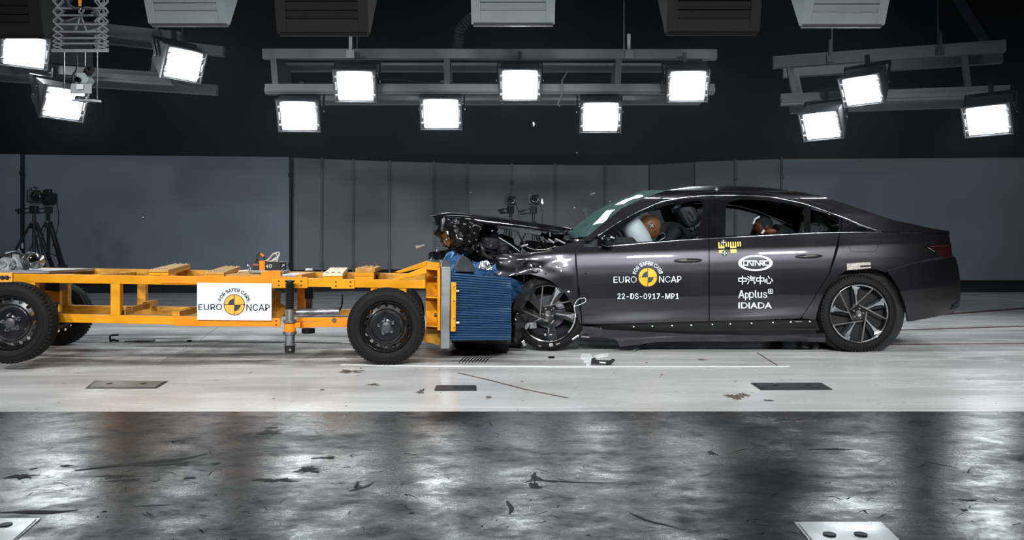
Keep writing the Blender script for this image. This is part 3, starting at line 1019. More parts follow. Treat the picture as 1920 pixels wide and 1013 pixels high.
for i, (px, D, rz, la, lb) in enumerate(TP):
    o = tri0 if i == 0 else dup(tri0, la)
    o['label'] = la
    o['group'] = 'camera tripods at the back of the hall'
    q = at(px, HOR, D)
    o.location = (q.x, q.y, 0)
    k = (CH + (HOR - (357, 359, 362, 361)[i]) * D / F) / 2.14
    o.scale = (k, k, k)
    c = cam0 if i == 0 else dup(cam0, lb)
    c['label'] = lb
    c['group'] = 'high speed cameras on tripods'
    c.location = (q.x, q.y, 1.56 * k + .29)
    c.rotation_euler = (0, 0, R(25 if i == 0 else -8))
    for ch in o.children:               # each tripod stands turned its own way
        pass
    o.rotation_euler = (0, 0, R(rz * 0 + (0, 12, 30, -20)[i]))
# ================================================================== the yellow barrier trolley
TH = R(6.5)
O_T = ground(724, 686)
tro = thing('barrier_trolley', 'yellow steel crash trolley with black wheels and a blue honeycomb front', 'trolley', O_T, TH)
NT = Vector((-math.sin(TH), math.cos(TH), 0))
FT = Vector((math.cos(TH), math.sin(TH), 0))
CAMP = Vector((0, 0, CH))
def T(px, py, yl):              # the point of the trolley's lengthwise plane yl metres behind its near wheel faces
    d = Vector(((px - 960) / F, 1, (HOR - py) / F))
    t = (yl - (CAMP - O_T).dot(NT)) / d.dot(NT)
    return CAMP + d * t
def tplate(poly, yl, thick, name, m, parent=None, bevel=0.004):
    P = [T(x, y, yl) for x, y in poly]
    return MB().prism(P, NT * thick).build(name, m, parent or tro, bevel=bevel)

# --- wheels
def steel_wheel(c, Rr, face=-1, width=0.19, label=None):
    """tyre with a pressed black steel disc; c: centre of the outer face; face -1: disc looks to us"""
    ax = NT * 1.0
    s = 1.0 if face < 0 else -1.0
    A = ax * s
    ty = MB()
    ri = Rr * 0.66
    prof = [(0.045, ri), (0.012, ri + .006), (0.0, Rr * .76), (0.004, Rr * .88), (0.018, Rr * .955), (0.036, Rr * .985), (0.05, Rr * .992)]
    for k in range(4):
        x = 0.05 + (width - .1) * k / 4
        prof += [(x, Rr), (x + (width - .1) / 4 - .008, Rr), (x + (width - .1) / 4 - .008, Rr - .007), (x + (width - .1) / 4, Rr - .007)]
    prof += [(width - .05, Rr * .992), (width - .018, Rr * .955), (width, Rr * .8), (width - .012, ri + .006), (width - .045, ri)]
    ty.lathe(prof, c, A, 56, close=True)
    tyre = ty.build('tyre', 'rubber', tro, smooth=35)
    # sidewall ridge and tread blocks
    g = MB().lathe([(-.002, Rr * .80), (-.004, Rr * .81), (-.002, Rr * .82), (.01, Rr * .82), (.01, Rr * .80)], c, A, 56, close=True)
    g.build('sidewall_ridge', 'rubber', tyre, smooth=35)
    g = MB()
    u = A.orthogonal().normalized()
    w_ = A.cross(u)
    for k in range(60):
        a = 2 * pi * k / 60
        r_ = u * math.cos(a) + w_ * math.sin(a)
        tg = -u * math.sin(a) + w_ * math.cos(a)
        m3 = Matrix((tg, A, r_)).transposed()
        g.box(c + A * .030 + r_ * (Rr * .972), (.018, .028, .016), m3)
    tb = g.build('tread_blocks', 'rubber', tyre)
    tb['kind'] = 'stuff'
    # rim barrel
    b_ = MB().lathe([(0.03, ri + .004), (0.022, ri - .004), (0.03, ri - .012), (0.05, ri - .016), (width - .04, ri - .018), (width - .03, ri + .004)], c, A, 48)
    b_.f = [f for f in b_.f if len(f) == 4]
    rim = b_.build('rim', 'rim_black', tro, smooth=35)
    # disc with sixteen holes
    r0, r1 = ri * .70, ri * .93
    g = MB()
    nh, m_ = 16, 8
    depth = lambda r: .052 + .02 * ((r - r0) / (r1 - r0)) if r > r0 else .052
    def pt(r, a):
        return c + A * depth(r) + (u * math.cos(a) + w_ * math.sin(a)) * r
    for h in range(nh):
        a0 = 2 * pi * h / nh
        da = pi / nh
        rm, hr = (r0 + r1) / 2, (r1 - r0) * .30
        outer, inner = [], []
        for q in range(16):
            t_ = 2 * pi * q / 16
            cx, cy = math.cos(t_), math.sin(t_)
            k = 1 / max(abs(cx), abs(cy))
            outer.append(pt(rm + cx * k * (r1 - r0) / 2, a0 + cy * k * da))
            inner.append(pt(rm + cx * hr, a0 + cy * hr / rm))
        back = [p + A * .012 for p in inner]
        n = 16
        fs = [(q, (q + 1) % n, n + (q + 1) % n, n + q) for q in range(n)]
        fs += [(n + q, n + (q + 1) % n, 2 * n + (q + 1) % n, 2 * n + q) for q in range(n)]
        g.add(outer + inner + back, fs)
    g.lathe([(.072, r1), (.06, r1 + .008), (.07, ri - .014)], c, A, 48)
    g.f = [f for f in g.f if len(f) < 20]
    g.build('disc_ring', 'rim_black', rim, smooth=40, weld=True)
    hb = MB().lathe([(.052, r0 * 1.005), (.044, r0 * .97), (.040, r0 * .90), (.046, r0 * .82), (.066, r0 * .66), (.062, r0 * .5), (.05, r0 * .36), (.05, .0)], c, A, 48)
    hub = hb.build('hub_dish', 'rim_black', tro, smooth=40)
    MB().lathe([(.05, .036), (.034, .036), (.030, .030), (.030, 0.0)], c, A, 20).build('hub_cap', 'lamp_housing', hub, smooth=35)
    for k in range(5):
        a = 2 * pi * k / 5 + R(95) - TH
        r_ = u * math.cos(a) + w_ * math.sin(a)
        MB().lathe([(.06, .016), (.05, .017), (.044, .010), (.022, .009), (.020, .006), (.020, 0)], c + r_ * .058, A, 6).build('wheel_nut', 'steel', hub, smooth=30)
    return tyre
RW = 0.307
cN = T(724, 614.0, 0)
cN = cN + Vector((0, 0, RW - .002 - cN.z))
steel_wheel(cN, RW)
cR = T(14, 606.5, 0)
steel_wheel(cR, RW)
YF = 1.46                       # far wheels' outer face
cRf = at(116, 587.5, 7.72)
for c, cf_ in ((cN, cN + NT * YF), (cR, cRf)):
    steel_wheel(cf_, RW, face=1)
    MB().tube([lerp(c, cf_, .05), lerp(c, cf_, .95)], .04, 10).build('axle', 'yellow_worn', tro)

# --- frame
YN, YR = 0.24, 1.13             # near and far rails
def rail(p0, p1, y_top0, y_bot0, y_top1, y_bot1, yl, m, name, dep=.09):
    return tplate([(p0, y_bot0), (p1, y_bot1), (p1, y_top1), (p0, y_top0)], yl, dep, name, m)
rail(-150, 798, 510.5, 527, 526, 541.5, YN, 'yellow', 'top_rail')
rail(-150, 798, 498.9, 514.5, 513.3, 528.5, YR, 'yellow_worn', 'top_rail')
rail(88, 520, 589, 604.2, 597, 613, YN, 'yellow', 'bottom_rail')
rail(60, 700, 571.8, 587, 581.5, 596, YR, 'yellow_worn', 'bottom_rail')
tplate([(300, 531.5), (577, 538.0), (577, 519.5), (300, 517.5)], YN - .012, .012, 'rail_plate', 'orange')
tplate([(327, 611.5), (524, 613), (524, 596.8), (327, 593)], YN - .010, .012, 'rail_plate', 'orange')
for (x0, x1, y0, y1, yl, m) in ((48, 66, 526, 600, YN, 'yellow'), (207, 225, 529, 594, YN, 'yellow'), (695, 710, 538, 600, YN + .01, 'yellow'), (747, 762, 538, 640, YN + .01, 'yellow'),
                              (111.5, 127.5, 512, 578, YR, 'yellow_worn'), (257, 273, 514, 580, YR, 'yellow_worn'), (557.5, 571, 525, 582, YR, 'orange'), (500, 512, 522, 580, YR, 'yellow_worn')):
    tplate([(x0, y1), (x1, y1), (x1, y0), (x0, y0)], yl, .07, 'upright', m)
# bolted splice plates on the near top rail
def splice(x0, x1, y0, y1, m='yellow', holes=((.2, .28), (.2, .72), (.82, .28), (.82, .72))):
    s_ = tplate([(x0, y1), (x1, y1), (x1, y0), (x0, y0)], YN - .014, .014, 'splice_plate', m)
    for (u, v) in holes:
        p = T(lerp(x0, x1, u), lerp(y0, y1, v), YN - .0155)
        MB().lathe([(0, 0), (0, .007), (.004, .008)], p, NT, 10).build('bolt_hole', 'marker_black', s_)
splice(509, 577, 522.5, 540.5)
splice(621, 665, 524, 541.8)
splice(512, 526, 597, 613.5, 'orange', ((.4, .3), (.4, .75)))
# left end plate
s_ = tplate([(-150, 530), (23, 529.5), (23, 511.5), (-150, 511.5)], YN - .016, .016, 'end_plate', 'emblem_orange')
for (x, y) in ((2, 520.5), (11, 520.5)):
    MB().lathe([(0, 0), (0, .014), (.02, .016), (.02, .01)], T(x, y, YN - .034), NT, 10).build('bolt', 'tripod_black', s_)
MB().lathe([(0, 0), (0, .006), (.01, .006)], T(19, 520.5, YN - .018), NT, 8).build('bolt_hole', 'marker_black', s_)
# cross members low down: square tube stubs with dark ends
for (x, y, y0, y1, s) in ((229, 586, YN + .05, YN + .25, .05), (242.5, 580.5, .42, .85, .045), (272, 570.5, .92, YR + .05, .045)):
    a = T(x, y, y0)
    g = MB().bar(a, a + NT * (y1 - y0), s, s)
    cr = g.build('cross_tube', 'yellow_worn', tro)
    g = MB().bar(a - NT * .001, a + NT * .004, s * .72, s * .72)
    g.build('open_end', 'marker_black', cr)
for x in (330, 470):
    a = T(x, 590, YN + .07)
    g = MB().bar(a, a + NT * (YR - YN - .07), .06, .05)
    g.build('cross_member', 'yellow_worn', tro)
for x in (60, 180, 420, 560):
    a = T(x, 522, YN + .07)
    MB().bar(a, a + NT * (YR - YN - .07), .05, .06).build('cross_member', 'yellow_worn', tro)
# inner box behind the rear wheel, low bracket
g = MB()
p = T(66, 582, .55)
q = T(107, 582, .55)
tplate([(67, 586), (112, 586), (112, 546), (95, 546), (95, 530), (67, 528)], .62, .05, 'inner_plate', 'yellow_worn')
tplate([(84, 545), (112, 545), (112, 531), (84, 531)], .58, .12, 'dark_box', 'black_plastic')
for (a, b_) in (((95, 569), (112, 569)), ((107, 569), (107, 588)), ((96, 566), (96, 574))):
    MB().tube([T(*a, .4), T(*b_, .4)], .008, 6).build('latch_rod', 'tripod_black', tro)
g = MB().bar(T(70, 586, .35), T(112, 577, .75), .03, .02)
g.build('tie_rod', 'steel', tro)
# long tube, cables and diagonal braces behind the shock absorber
g = MB().tube([T(556, 586.5, .62), T(636, 584.5, .62)], .036, 14)
g.build('cross_cylinder', 'dull_steel', tro, smooth=40)
P = [T(642, 552, .7), T(641, 575, .7), T(632, 590, .68), T(618, 597, .66)]
MB().tube([Vector(v) for v in smooth_curve(P, 16, 2)], .007, 5).build('brake_hose', 'cable_black', tro)
P = [T(548, 592, .55), T(590, 593, .55), T(640, 592, .55), T(658, 594, .55)]
MB().tube([Vector(v) for v in smooth_curve(P, 16, 1)], .008, 5).build('cable', 'lamp_frame', tro)
for (a, b_) in (((514, 570), (541, 586)), ((517, 600), (530, 579)), ((512, 558), (512, 600))):
    MB().bar(T(*a, .62), T(*b_, .62), .04, .06).build('diagonal_brace', 'yellow_worn', tro)
tplate([(510, 585), (526, 585), (526, 545), (510, 545)], .95, .02, 'inner_panel', 'rusty_plank')
# orange lower arm to the front wheel
tplate([(560, 615.5), (590, 614), (622, 613.5), (668, 615), (668, 598), (622, 599), (600, 603.5), (562, 606)], YN - .03, .06, 'lower_arm', 'orange')
tplate([(559, 604), (620, 602), (660, 601), (660, 595.5), (600, 596), (556, 596)], YN + .04, .05, 'lower_arm', 'yellow')
MB().lathe([(0, .0), (0, .018), (.012, .018), (.016, .01)], T(626, 600.5, YN - .045), NT, 8).build('bolt', 'steel', tro)

# --- planks across the top rails
def plank(nx0, nx1, nyt, nyb, fx0, fx1, fyt, layers, m, screws, top=None, yn=YN + .0, yf=YR + .09):
    a, b_ = T(nx0, nyb, yn), T(nx1, nyb, yn)
    at_, bt = T(nx0, nyt, yn), T(nx1, nyt, yn)
    h = (at_ - a).length
    ln = yf - yn
    # straight across
    av = T(nx0 + 44 - (nx0 - 297) * .0956, nyt - 10.8, yf) - at_
    t0 = a
    w = b_ - a
    first = None
    for k in range(layers):
        z0, z1 = h * k / layers, h * (k + 1) / layers - (.002 if k < layers - 1 else 0)
        u0, u1 = Vector((0, 0, z0)), Vector((0, 0, z1))
        g = MB().hexa([a + u0, a + w + u0, a + w + av + u0, a + av + u0, a + u1, a + w + u1, a + w + av + u1, a + av + u1])
        o = g.build('plank', m if not (top and k == layers - 1) else top, tro, bevel=.003)
        first = o
    for (u, v) in screws:
        p = a + w * u + av * v + Vector((0, 0, h))
        MB().lathe([(0, .013), (.006, .012), (.008, .006), (.008, 0)], p, (0, 0, 1), 8).build('screw', 'dull_steel', first)
    return a, w, av, h
SCR = ((.2, .06), (.5, .06), (.8, .06), (.2, .94), (.5, .94), (.8, .94))
plank(279, 316, 505.6, 517, 0, 0, 0, 2, 'yellow', SCR, top='plank_wood')
plank(384, 420, 510.0, 520, 0, 0, 0, 2, 'yellow', SCR, top='plank_wood')
plank(605, 642.5, 512.5, 524, 0, 0, 0, 2, 'yellow', SCR, top='pale_plank')
plank(664.5, 701, 511.5, 524.5, 0, 0, 0, 2, 'yellow', SCR, top='yellow')
a = T(664.5, 504.0, YN + .3)
g = MB()
a0, b0 = T(666, 511.2, YN + .04), T(703, 511.2, YN + .04)
av = NT * (YR + .02 - YN)
w = b0 - a0
u = Vector((0, 0, .035))
o = g.hexa([a0, a0 + w, a0 + w + av, a0 + av, a0 + u, a0 + w + u, a0 + w + av + u, a0 + av + u]).build('plank', 'rusty_plank', tro, bevel=.003)
for (uu, vv) in SCR:
    MB().lathe([(0, .016), (.010, .014), (.010, 0)], a0 + w * uu + av * vv + u, (0, 0, 1), 6).build('screw', 'yellow_worn', o)
# wide plywood board under the recorder, bright tread plate beside it
a0, b0 = T(424, 519.5, YN + .02), T(520, 521, YN + .02)
av = NT * (YR - YN)
u = Vector((0, 0, .02))
w = b0 - a0
MB().hexa([a0, a0 + w, a0 + w + av, a0 + av, a0 + u, a0 + w + u, a0 + w + av + u, a0 + av + u]).build('plywood_board', 'plank_wood', tro)
a0, b0 = T(521, 521, YN + .02), T(556, 521.5, YN + .02)
w = b0 - a0
MB().hexa([a0, a0 + w, a0 + w + av, a0 + av, a0 + u, a0 + w + u, a0 + w + av + u, a0 + av + u]).build('cover_sheet', 'bright_plate', tro)
a0, b0 = T(-150, 511.5, YN + .02), T(92, 512.5, YN + .02)
w = b0 - a0
MB().hexa([a0, a0 + w, a0 + w + av, a0 + av, a0 + u, a0 + w + u, a0 + w + av + u, a0 + av + u]).build('cover_sheet', 'aluminium', tro)
tplate([(489.5, 521), (526, 521.5), (526, 508), (509, 507.8), (489.5, 509)], YN - .01, .09, 'clamp_block', 'orange')

# --- recorder box with its strap and wires
tplate([(473, 508), (526, 509), (526, 491.5), (478, 490)], .62, .30, 'recorder_box', 'black_plastic')
tplate([(486, 507.5), (497, 507.5), (496.5, 489.2), (486, 489.2)], .612, .316, 'strap', 'orange')
tplate([(467, 512), (532, 513), (532, 508), (467, 507)], .60, .34, 'recorder_foot', 'dull_steel')
tplate([(473, 499), (485, 499.5), (485, 495), (475, 494.6)], .613, .01, 'recorder_label', 'dummy_skin')
for x in (500.5, 507):
    P = [T(x - 1.6, 496.5, .612), T(x + 1.6, 496.5, .612), T(x + 1.6, 502, .612), T(x - 1.6, 502, .612), T(x - 1.6, 496.5, .612)] if x > 505 else [T(x + 1.5, 496.5, .612), T(x - 1.5, 500.5, .612), T(x + 2.5, 500.5, .612), T(x + 1.3, 499, .612), T(x + 1.3, 502.5, .612)]
    MB().tube(P, .0028, 4).build('stencil_digit', 'letter_white', tro)
for pts, m, r in (([(482, 490), (482, 480), (486, 474.5), (491, 476), (497, 487)], 'cable_black', .009), ([(488, 475.5), (494, 481)], 'orange', .010),
                  ([(498, 490), (505, 486), (512, 476), (519, 474.5), (523, 473), (524.5, 478), (518, 487), (513, 489)], 'cable_white', .007),
                  ([(500, 492), (510, 490), (516, 484), (521, 483), (523, 490)], 'cable_white', .007), ([(516, 474.5), (521, 482), (519, 491)], 'cable_white', .005),
                  ([(447, 512), (449, 508.5), (462, 507.5), (474, 509)], 'cable_white', .008)):
    P = smooth_curve([T(x, y, .72 + .03 * math.sin(x)) for x, y in pts], 22, 2)
    MB().tube([Vector(v) for v in P], r, 6).build('wire', m, tro, smooth=60)
for (x, s) in ((466, 1), (531, -1)):
    P = [T(x - 2.5 * s, 498, .66), T(x + 1 * s, 498, .66), T(x + 4 * s, 503, .66), T(x + 3 * s, 509, .66), T(x - .5 * s, 503, .66)]
    MB().tube(P, .008, 6).build('toggle_clip', 'steel', tro)
# small black bracket on the far rail
tplate([(571, 508), (587, 508), (585, 503.5), (573, 503.5)], YR, .06, 'cable_gland', 'steel')
tplate([(704, 523), (709, 523), (709, 516), (704, 516)], YR - .1, .05, 'red_valve', 'lens_red')

# --- shock absorbers
def absorber(px, yt, scale, yl, full=True):
    c = T(px, yt, yl)
    k = T(px, yt, yl).y / F          # metres per pixel there
    dn = Vector((0, 0, -1))
    prof = [(0, 0.0), (0, 4 * k), (1 * k, 9 * k), (4 * k, 9.2 * k), (5 * k, 6.5 * k)]
    y = 7.0
    for i in range(14):
        prof += [(y * k, 6.6 * k), ((y + 1.4) * k, 8.6 * k), ((y + 2.4) * k, 8.2 * k)]
        y += 3.3 * scale
    prof += [(y * k, 6.4 * k)]
    r0 = 1.0
    ro = MB().lathe(prof, c, dn, 24).build('dust_bellows', 'black_plastic', tro, smooth=35)
    y0 = y
    if not full:
        MB().lathe([(y0 * k, 6 * k), ((y0 + 22) * k, 6 * k), ((y0 + 22) * k, 9 * k), ((y0 + 25) * k, 9 * k), ((y0 + 25) * k, 4 * k)], c, dn, 20).build('absorber_body', 'dull_steel', tro, smooth=35)
        return
    MB().lathe([(y0 * k, 8 * k), ((y0 + 21) * k, 8 * k), ((y0 + 21) * k, 5 * k)], c, dn, 24).build('absorber_body', 'steel', tro, smooth=35)
    for z in (y0 + 20, y0 + 42):
        MB().lathe([(z * k, 7 * k), (z * k, 12.5 * k), ((z + 5) * k, 12.5 * k), ((z + 5) * k, 7 * k)], c, dn, 28).build('lock_ring', 'dull_steel', tro, smooth=35)
    MB().lathe([((y0 + 25) * k, 8.2 * k), ((y0 + 27) * k, 11 * k), ((y0 + 42) * k, 10.5 * k), ((y0 + 42) * k, 8 * k)], c, dn, 20).build('clamp_collar', 'orange', tro, smooth=35)
    MB().lathe([((y0 + 47) * k, 9 * k), ((y0 + 66) * k, 9 * k), ((y0 + 66) * k, 11.5 * k), ((y0 + 67.5) * k, 11.5 * k), ((y0 + 67.5) * k, 8 * k)], c, dn, 24).build('absorber_cylinder', 'dull_steel', tro, smooth=35)
    ft = MB().lathe([((y0 + 67) * k, 9.6 * k), ((y0 + 79) * k, 9.6 * k), ((y0 + 81.5) * k, 8.5 * k), ((y0 + 81.5) * k, 0)], c, dn, 24).build('rubber_foot', 'black_plastic', tro, smooth=35)
    MB().lathe([(0, 0), (0, 2 * k), (2 * k, 2 * k)], c + dn * (y0 + 75) * k - NT * 9.8 * k + FT * 2 * k, NT, 8).build('pin', 'steel', ft)
absorber(543.5, 525, 1.04, YN - .10)
absorber(579.5, 524, .62, .72, full=False)
tplate([(548, 616), (563, 614.5), (563, 605), (548, 606)], YN - .12, .2, 'clamp_arm', 'orange')
MB().lathe([(0, .0), (0, .055), (.04, .055), (.04, .03)], T(578, 616, .5), (0, 0, -1), 14).build('hanging_cap', 'black_plastic', tro)

# --- steel front tower that carries the barrier
XT0, XT1 = 798.5, 826
tplate([(798.5, 527), (798.5, 542), (726, 527)] if False else [(733, 525.5), (745, 526.5), (800, 512.5), (800, 499.5)], YN, .08, 'tower_brace', 'yellow')
tplate([(738, 511), (752, 512), (802, 500), (802, 488.5)], YR, .08, 'tower_brace', 'yellow')
tplate([(798.5, 644), (798.5, 500.5), (826, 502.5), (826, 646)], YR, .03, 'tower_plate', 'yellow')
tplate([(798.5, 616), (798.5, 499), (824, 502), (824, 618)], YN + .22, .03, 'tower_plate', 'yellow')
tplate([(820, 620), (820, 502), (826, 502), (826, 620)], YN - .02, .6, 'tower_flange', 'yellow')
tplate([(798, 506), (825, 507.5), (825, 502), (798, 499.5)], YN - .01, .25, 'tower_shelf', 'yellow')
for y in (559, 613):
    tplate([(799, y), (822, y + 1.2), (822, y - 1.2), (799, y - 2.6)], YN - .01, .25, 'tower_shelf', 'yellow')
tplate([(792, 640), (825, 648), (825, 618), (797, 616)], YN + .12, .04, 'lower_gusset', 'yellow_worn')
tplate([(800, 505), (826, 505), (824, 493), (800, 491)], YN + .4, .5, 'top_box', 'yellow')
for y in (521, 591):
    MB().lathe([(0, 0), (0, .016), (.022, .016), (.022, .0)], T(819, y, YN + .05), FT * -1, 8).build('bolt', 'tripod_black', tro)
# thick aluminium mounting plate
P = [T(826, 654, YN - .05), T(844.5, 654, YN - .05), T(845.5, 500, YN - .05), T(826, 500, YN - .05)]
tplate([(826, 654), (843, 654), (845.5, 500.5), (827.5, 500.5)], YN - .06, 1.0, 'mounting_plate', 'aluminium')
# chamfered head of the plate
a = [T(827.5, 501, YN - .06), T(845.5, 501, YN - .06)]
b_ = [p + NT * .18 + Vector((0, 0, .05)) for p in a]
g = MB().hexa([a[0], a[1], a[1] + NT * .9, a[0] + NT * .9, b_[0], b_[1], b_[1] + NT * .6, b_[0] + NT * .6])
g.build('plate_head', 'aluminium', tro, bevel=.004)
# yellow cheek
s_ = tplate([(845, 622), (854.3, 622), (855.5, 530), (846, 529.5)], YN - .10, .03, 'cheek_plate', 'yellow')
for y in (538, 565, 598, 615):
    MB().lathe([(0, 0), (0, .006), (.004, .006)], T(851.5, y, YN - .103), NT, 8).build('bolt_hole', 'marker_black', s_)
for y in (546, 605.5):
    MB().tube([T(855, y, YN - .06), T(861, y, YN - .06)], .012, 8).build('hex_bolt', 'steel', tro)

# --- blue honeycomb barrier, corrugated, crushed at its car end
YB0, YB1 = YN - .02, YN + .92
bar = thing  # (name kept free)
def block():
    g = MB()
    nrib = 27
    Lx = [844, 858, 872, 890, 910, 930, 945, 958]
    rows = []
    top = lambda x: 511 + (x - 844) * (10 / 114.0)
    bot = lambda x: 638.5 + (x - 844) * 0.0
    prof = []
    for i in range(nrib):
        for (f, o) in ((0.0, 0.0), (.22, 1.0), (.75, 1.0), (.97, 0.0)):
            prof.append(((i + f) / nrib, o))
    prof.append((1.0, 0.0))
    for x in np.linspace(844, 958, 30):
        row = []
        for (v, o) in prof:
            crush = max(0, (x - 925) / 33)
            wob = noise.noise(Vector((x * .03, v * 9, 1.3))) * .006 * (.3 + 2 * crush)
            p = T(x, lerp(top(x), bot(x), v) + noise.noise(Vector((x * .012, v * 3, 4))) * .5, YB0)
            row.append(p - NT * (o * .010 + wob * .5))
        rows.append(row)
    g.grid(rows)
    # close the block: top, bottom, back
    a = [r[0] for r in rows]
    b_ = [r[-1] for r in rows]
    D_ = NT * (YB1 - YB0)
    g.grid([[p, p + D_] for p in a])
    g.grid([[p, p + D_] for p in b_])
    g.grid([[p + D_ for p in r] for r in rows])
    return g.build('honeycomb_block', 'honeycomb_blue', tro, smooth=30)
block()
# crumpled end folding towards the car wheel
g = MB()
rows = []
top_ = [(956, 520.5), (966, 521), (975, 524), (982, 530)]
bot_ = [(956, 638.5), (957.5, 640), (958, 612), (957, 590)]
prof_x = [(982, 531), (980, 543), (975, 553), (966, 560), (959, 574), (957, 592), (960, 618), (957, 638.5)]
E = resample([Vector((x, y, 0)) for x, y in prof_x], 34)
S0 = [(956, lerp(520.5, 638.5, i / 33)) for i in range(34)]
for i in range(34):
    row = []
    for j in range(7):
        f = j / 6
        x, y = lerp(S0[i][0], E[i][0], f), lerp(S0[i][1], E[i][1], f)
        fold = (.018 * math.sin(i * 2.6 + 2.0 * f) + .02 * noise.noise(Vector((x * .2, y * .2, 2)))) * (.4 + f)
        row.append(T(x, y, YB0 + .02 + .10 * f * f) - NT * fold)
    rows.append(row)
g.grid(rows)
g.grid([[r[-1], r[-1] + NT * .5] for r in rows])
g.build('crumpled_end', 'honeycomb_blue', tro, smooth=50)
# folded foil on top
def sheet(poly_rows, name, m, amp=.01, fr=9, parent=None, Tf=T, smooth=60):
    """poly_rows: rows of (px, py, yl)"""
    rows = []
    n1 = 12
    cols = [resample([Vector(p) for p in r], 14) for r in poly_rows]
    cols = np.stack(cols)
    out = []
    for i in range(n1):
        u = i / (n1 - 1) * (len(cols) - 1)
        k = min(int(u), len(cols) - 2)
        out.append(cols[k] * (1 - (u - k)) + cols[k + 1] * (u - k))
    for r in out:
        rows.append([Tf(p[0], p[1], p[2]) + Vector((noise.noise(Vector((p[0] * .1 * fr / 9, p[1] * .1 * fr / 9, 1))), noise.noise(Vector((p[0] * .1, p[1] * .12, 7))), noise.noise(Vector((p[0] * .13, p[1] * .1, 13))))) * amp for p in r])
    return MB().grid(rows).build(name, m, parent or tro, smooth=smooth)
sheet([[(838, 484, .45), (850, 482, .45), (862, 478, .45), (868, 477, .45)], [(843, 492, .36), (852, 492, .36), (860, 490, .36), (866, 486, .36)], [(847, 511, .26), (850, 511, .24), (853, 511, .24), (856, 511, .26)]], 'folded_foil', 'foil_blue', .02)
sheet([[(833, 486, .55), (842, 472, .55), (852, 474, .55), (860, 478, .6)], [(838, 492, .55), (845, 490, .55), (855, 488, .55), (864, 488, .6)]], 'folded_foil', 'foil_blue', .03)
P = [T(849, 510, .27), T(891, 510.5, .27), T(889, 500, .27), T(884, 491, .27), (T(877, 484, .27)), T(871, 480, .27), T(866, 480, .27), T(860, 485, .27), T(853, 499, .27)]
MB().prism(P, NT * .5).build('end_flap', 'foil_grey', tro, bevel=.006)
sheet([[(884, 489, .42), (895, 492, .42), (912, 494, .42), (930, 497, .42)], [(888, 505, .34), (900, 507, .34), (915, 508, .34), (929, 509, .34)], [(888, 513, .24), (905, 514, .24), (918, 515.5, .24), (928, 517, .24)]], 'folded_foil', 'foil_blue', .035)
sheet([[(894, 497, .28), (905, 489, .28), (914, 490, .28), (925, 500, .28)], [(896, 502, .25), (904, 499, .25), (912, 500, .25), (922, 505, .25)], [(897, 505, .25), (905, 503, .25), (912, 503, .25), (921, 507, .25)]], 'crumpled_skin', 'crumpled_silver', .03)
# torn skin under the block
sheet([[(846, 638, .28), (880, 639, .28), (920, 639, .3), (958, 638, .35)], [(870, 643, .5), (890, 644, .5), (925, 646, .5), (955, 645, .5)], [(898, 652, .7), (910, 658, .7), (930, 662, .7), (950, 664, .7)]], 'torn_skin', 'black_plastic', .02)

# --- tank and motor on the rear deck
c0, c1 = T(50, 487, .55), T(77, 491, .42)
ax = (c1 - c0).normalized()
MB().lathe([(-.03, 0), (-.028, .035), (-.01, .05), (0, .058), (.16, .062), (.165, .055), (.178, .0)], c0, ax, 28).build('air_tank', 'tank_chrome', tro, smooth=40)
for u in (.04, .11):
    MB().lathe([(u, .0625), (u, .0655), (u + .014, .0655), (u + .014, .0625)], c0, ax, 28).build('tank_band', 'steel', tro, smooth=40)
MB().tube([T(60, 480, .5), T(61, 474, .5), T(64, 476, .5)], .012, 8).build('valve', 'foil_blue', tro)
MB().tube([T(55, 479, .5), T(66, 477, .5)], .010, 8).build('valve', 'steel', tro)
P = [T(18, 478, .5), T(24, 476, .5), T(34, 478, .5), T(40, 492, .5), T(43, 506, .5), T(36, 508, .5), T(28, 490, .5)]
MB().prism(P, NT * .02).build('motor_bracket', 'bright_plate', tro)
MB().box(T(14, 493, .62), (.22, .25, .15)).build('motor_case', 'black_plastic', tro, bevel=.02)
MB().lathe([(0, .03), (0, .055), (.03, .06), (.03, .03)], T(10, 495, .46), NT, 20).build('pulley', 'aluminium', tro, smooth=40)
MB().lathe([(0, 0), (0, .03), (.02, .03)], T(4, 495, .45), NT, 16).build('pulley_hub', 'steel', tro, smooth=40)
MB().tube([T(12, 477, .55), T(21, 475.5, .55), T(30, 474, .55)], .02, 8).build('pipe', 'aluminium', tro)
for (x, y) in ((30, 472), (38, 470), (42, 456), (35, 467)):
    MB().tube([T(x, y + 10, .56), T(x, y, .56)], .008, 6).build('valve_stem', 'dull_steel', tro)
MB().tube([Vector(v) for v in smooth_curve([T(0, 484, .5), T(12, 479, .48), T(24, 474, .5), T(40, 475, .55), T(46, 484, .52)], 18, 2)], .010, 6).build('hose', 'cable_black', tro)
g = MB()
for k in range(8):
    g.box(T(20 + rs.uniform(0, 16), 503 + rs.uniform(-5, 3), .42), (.03, .03, .03), (rs.random(), rs.random(), rs.random()))
g.build('fittings', 'dull_steel', tro)

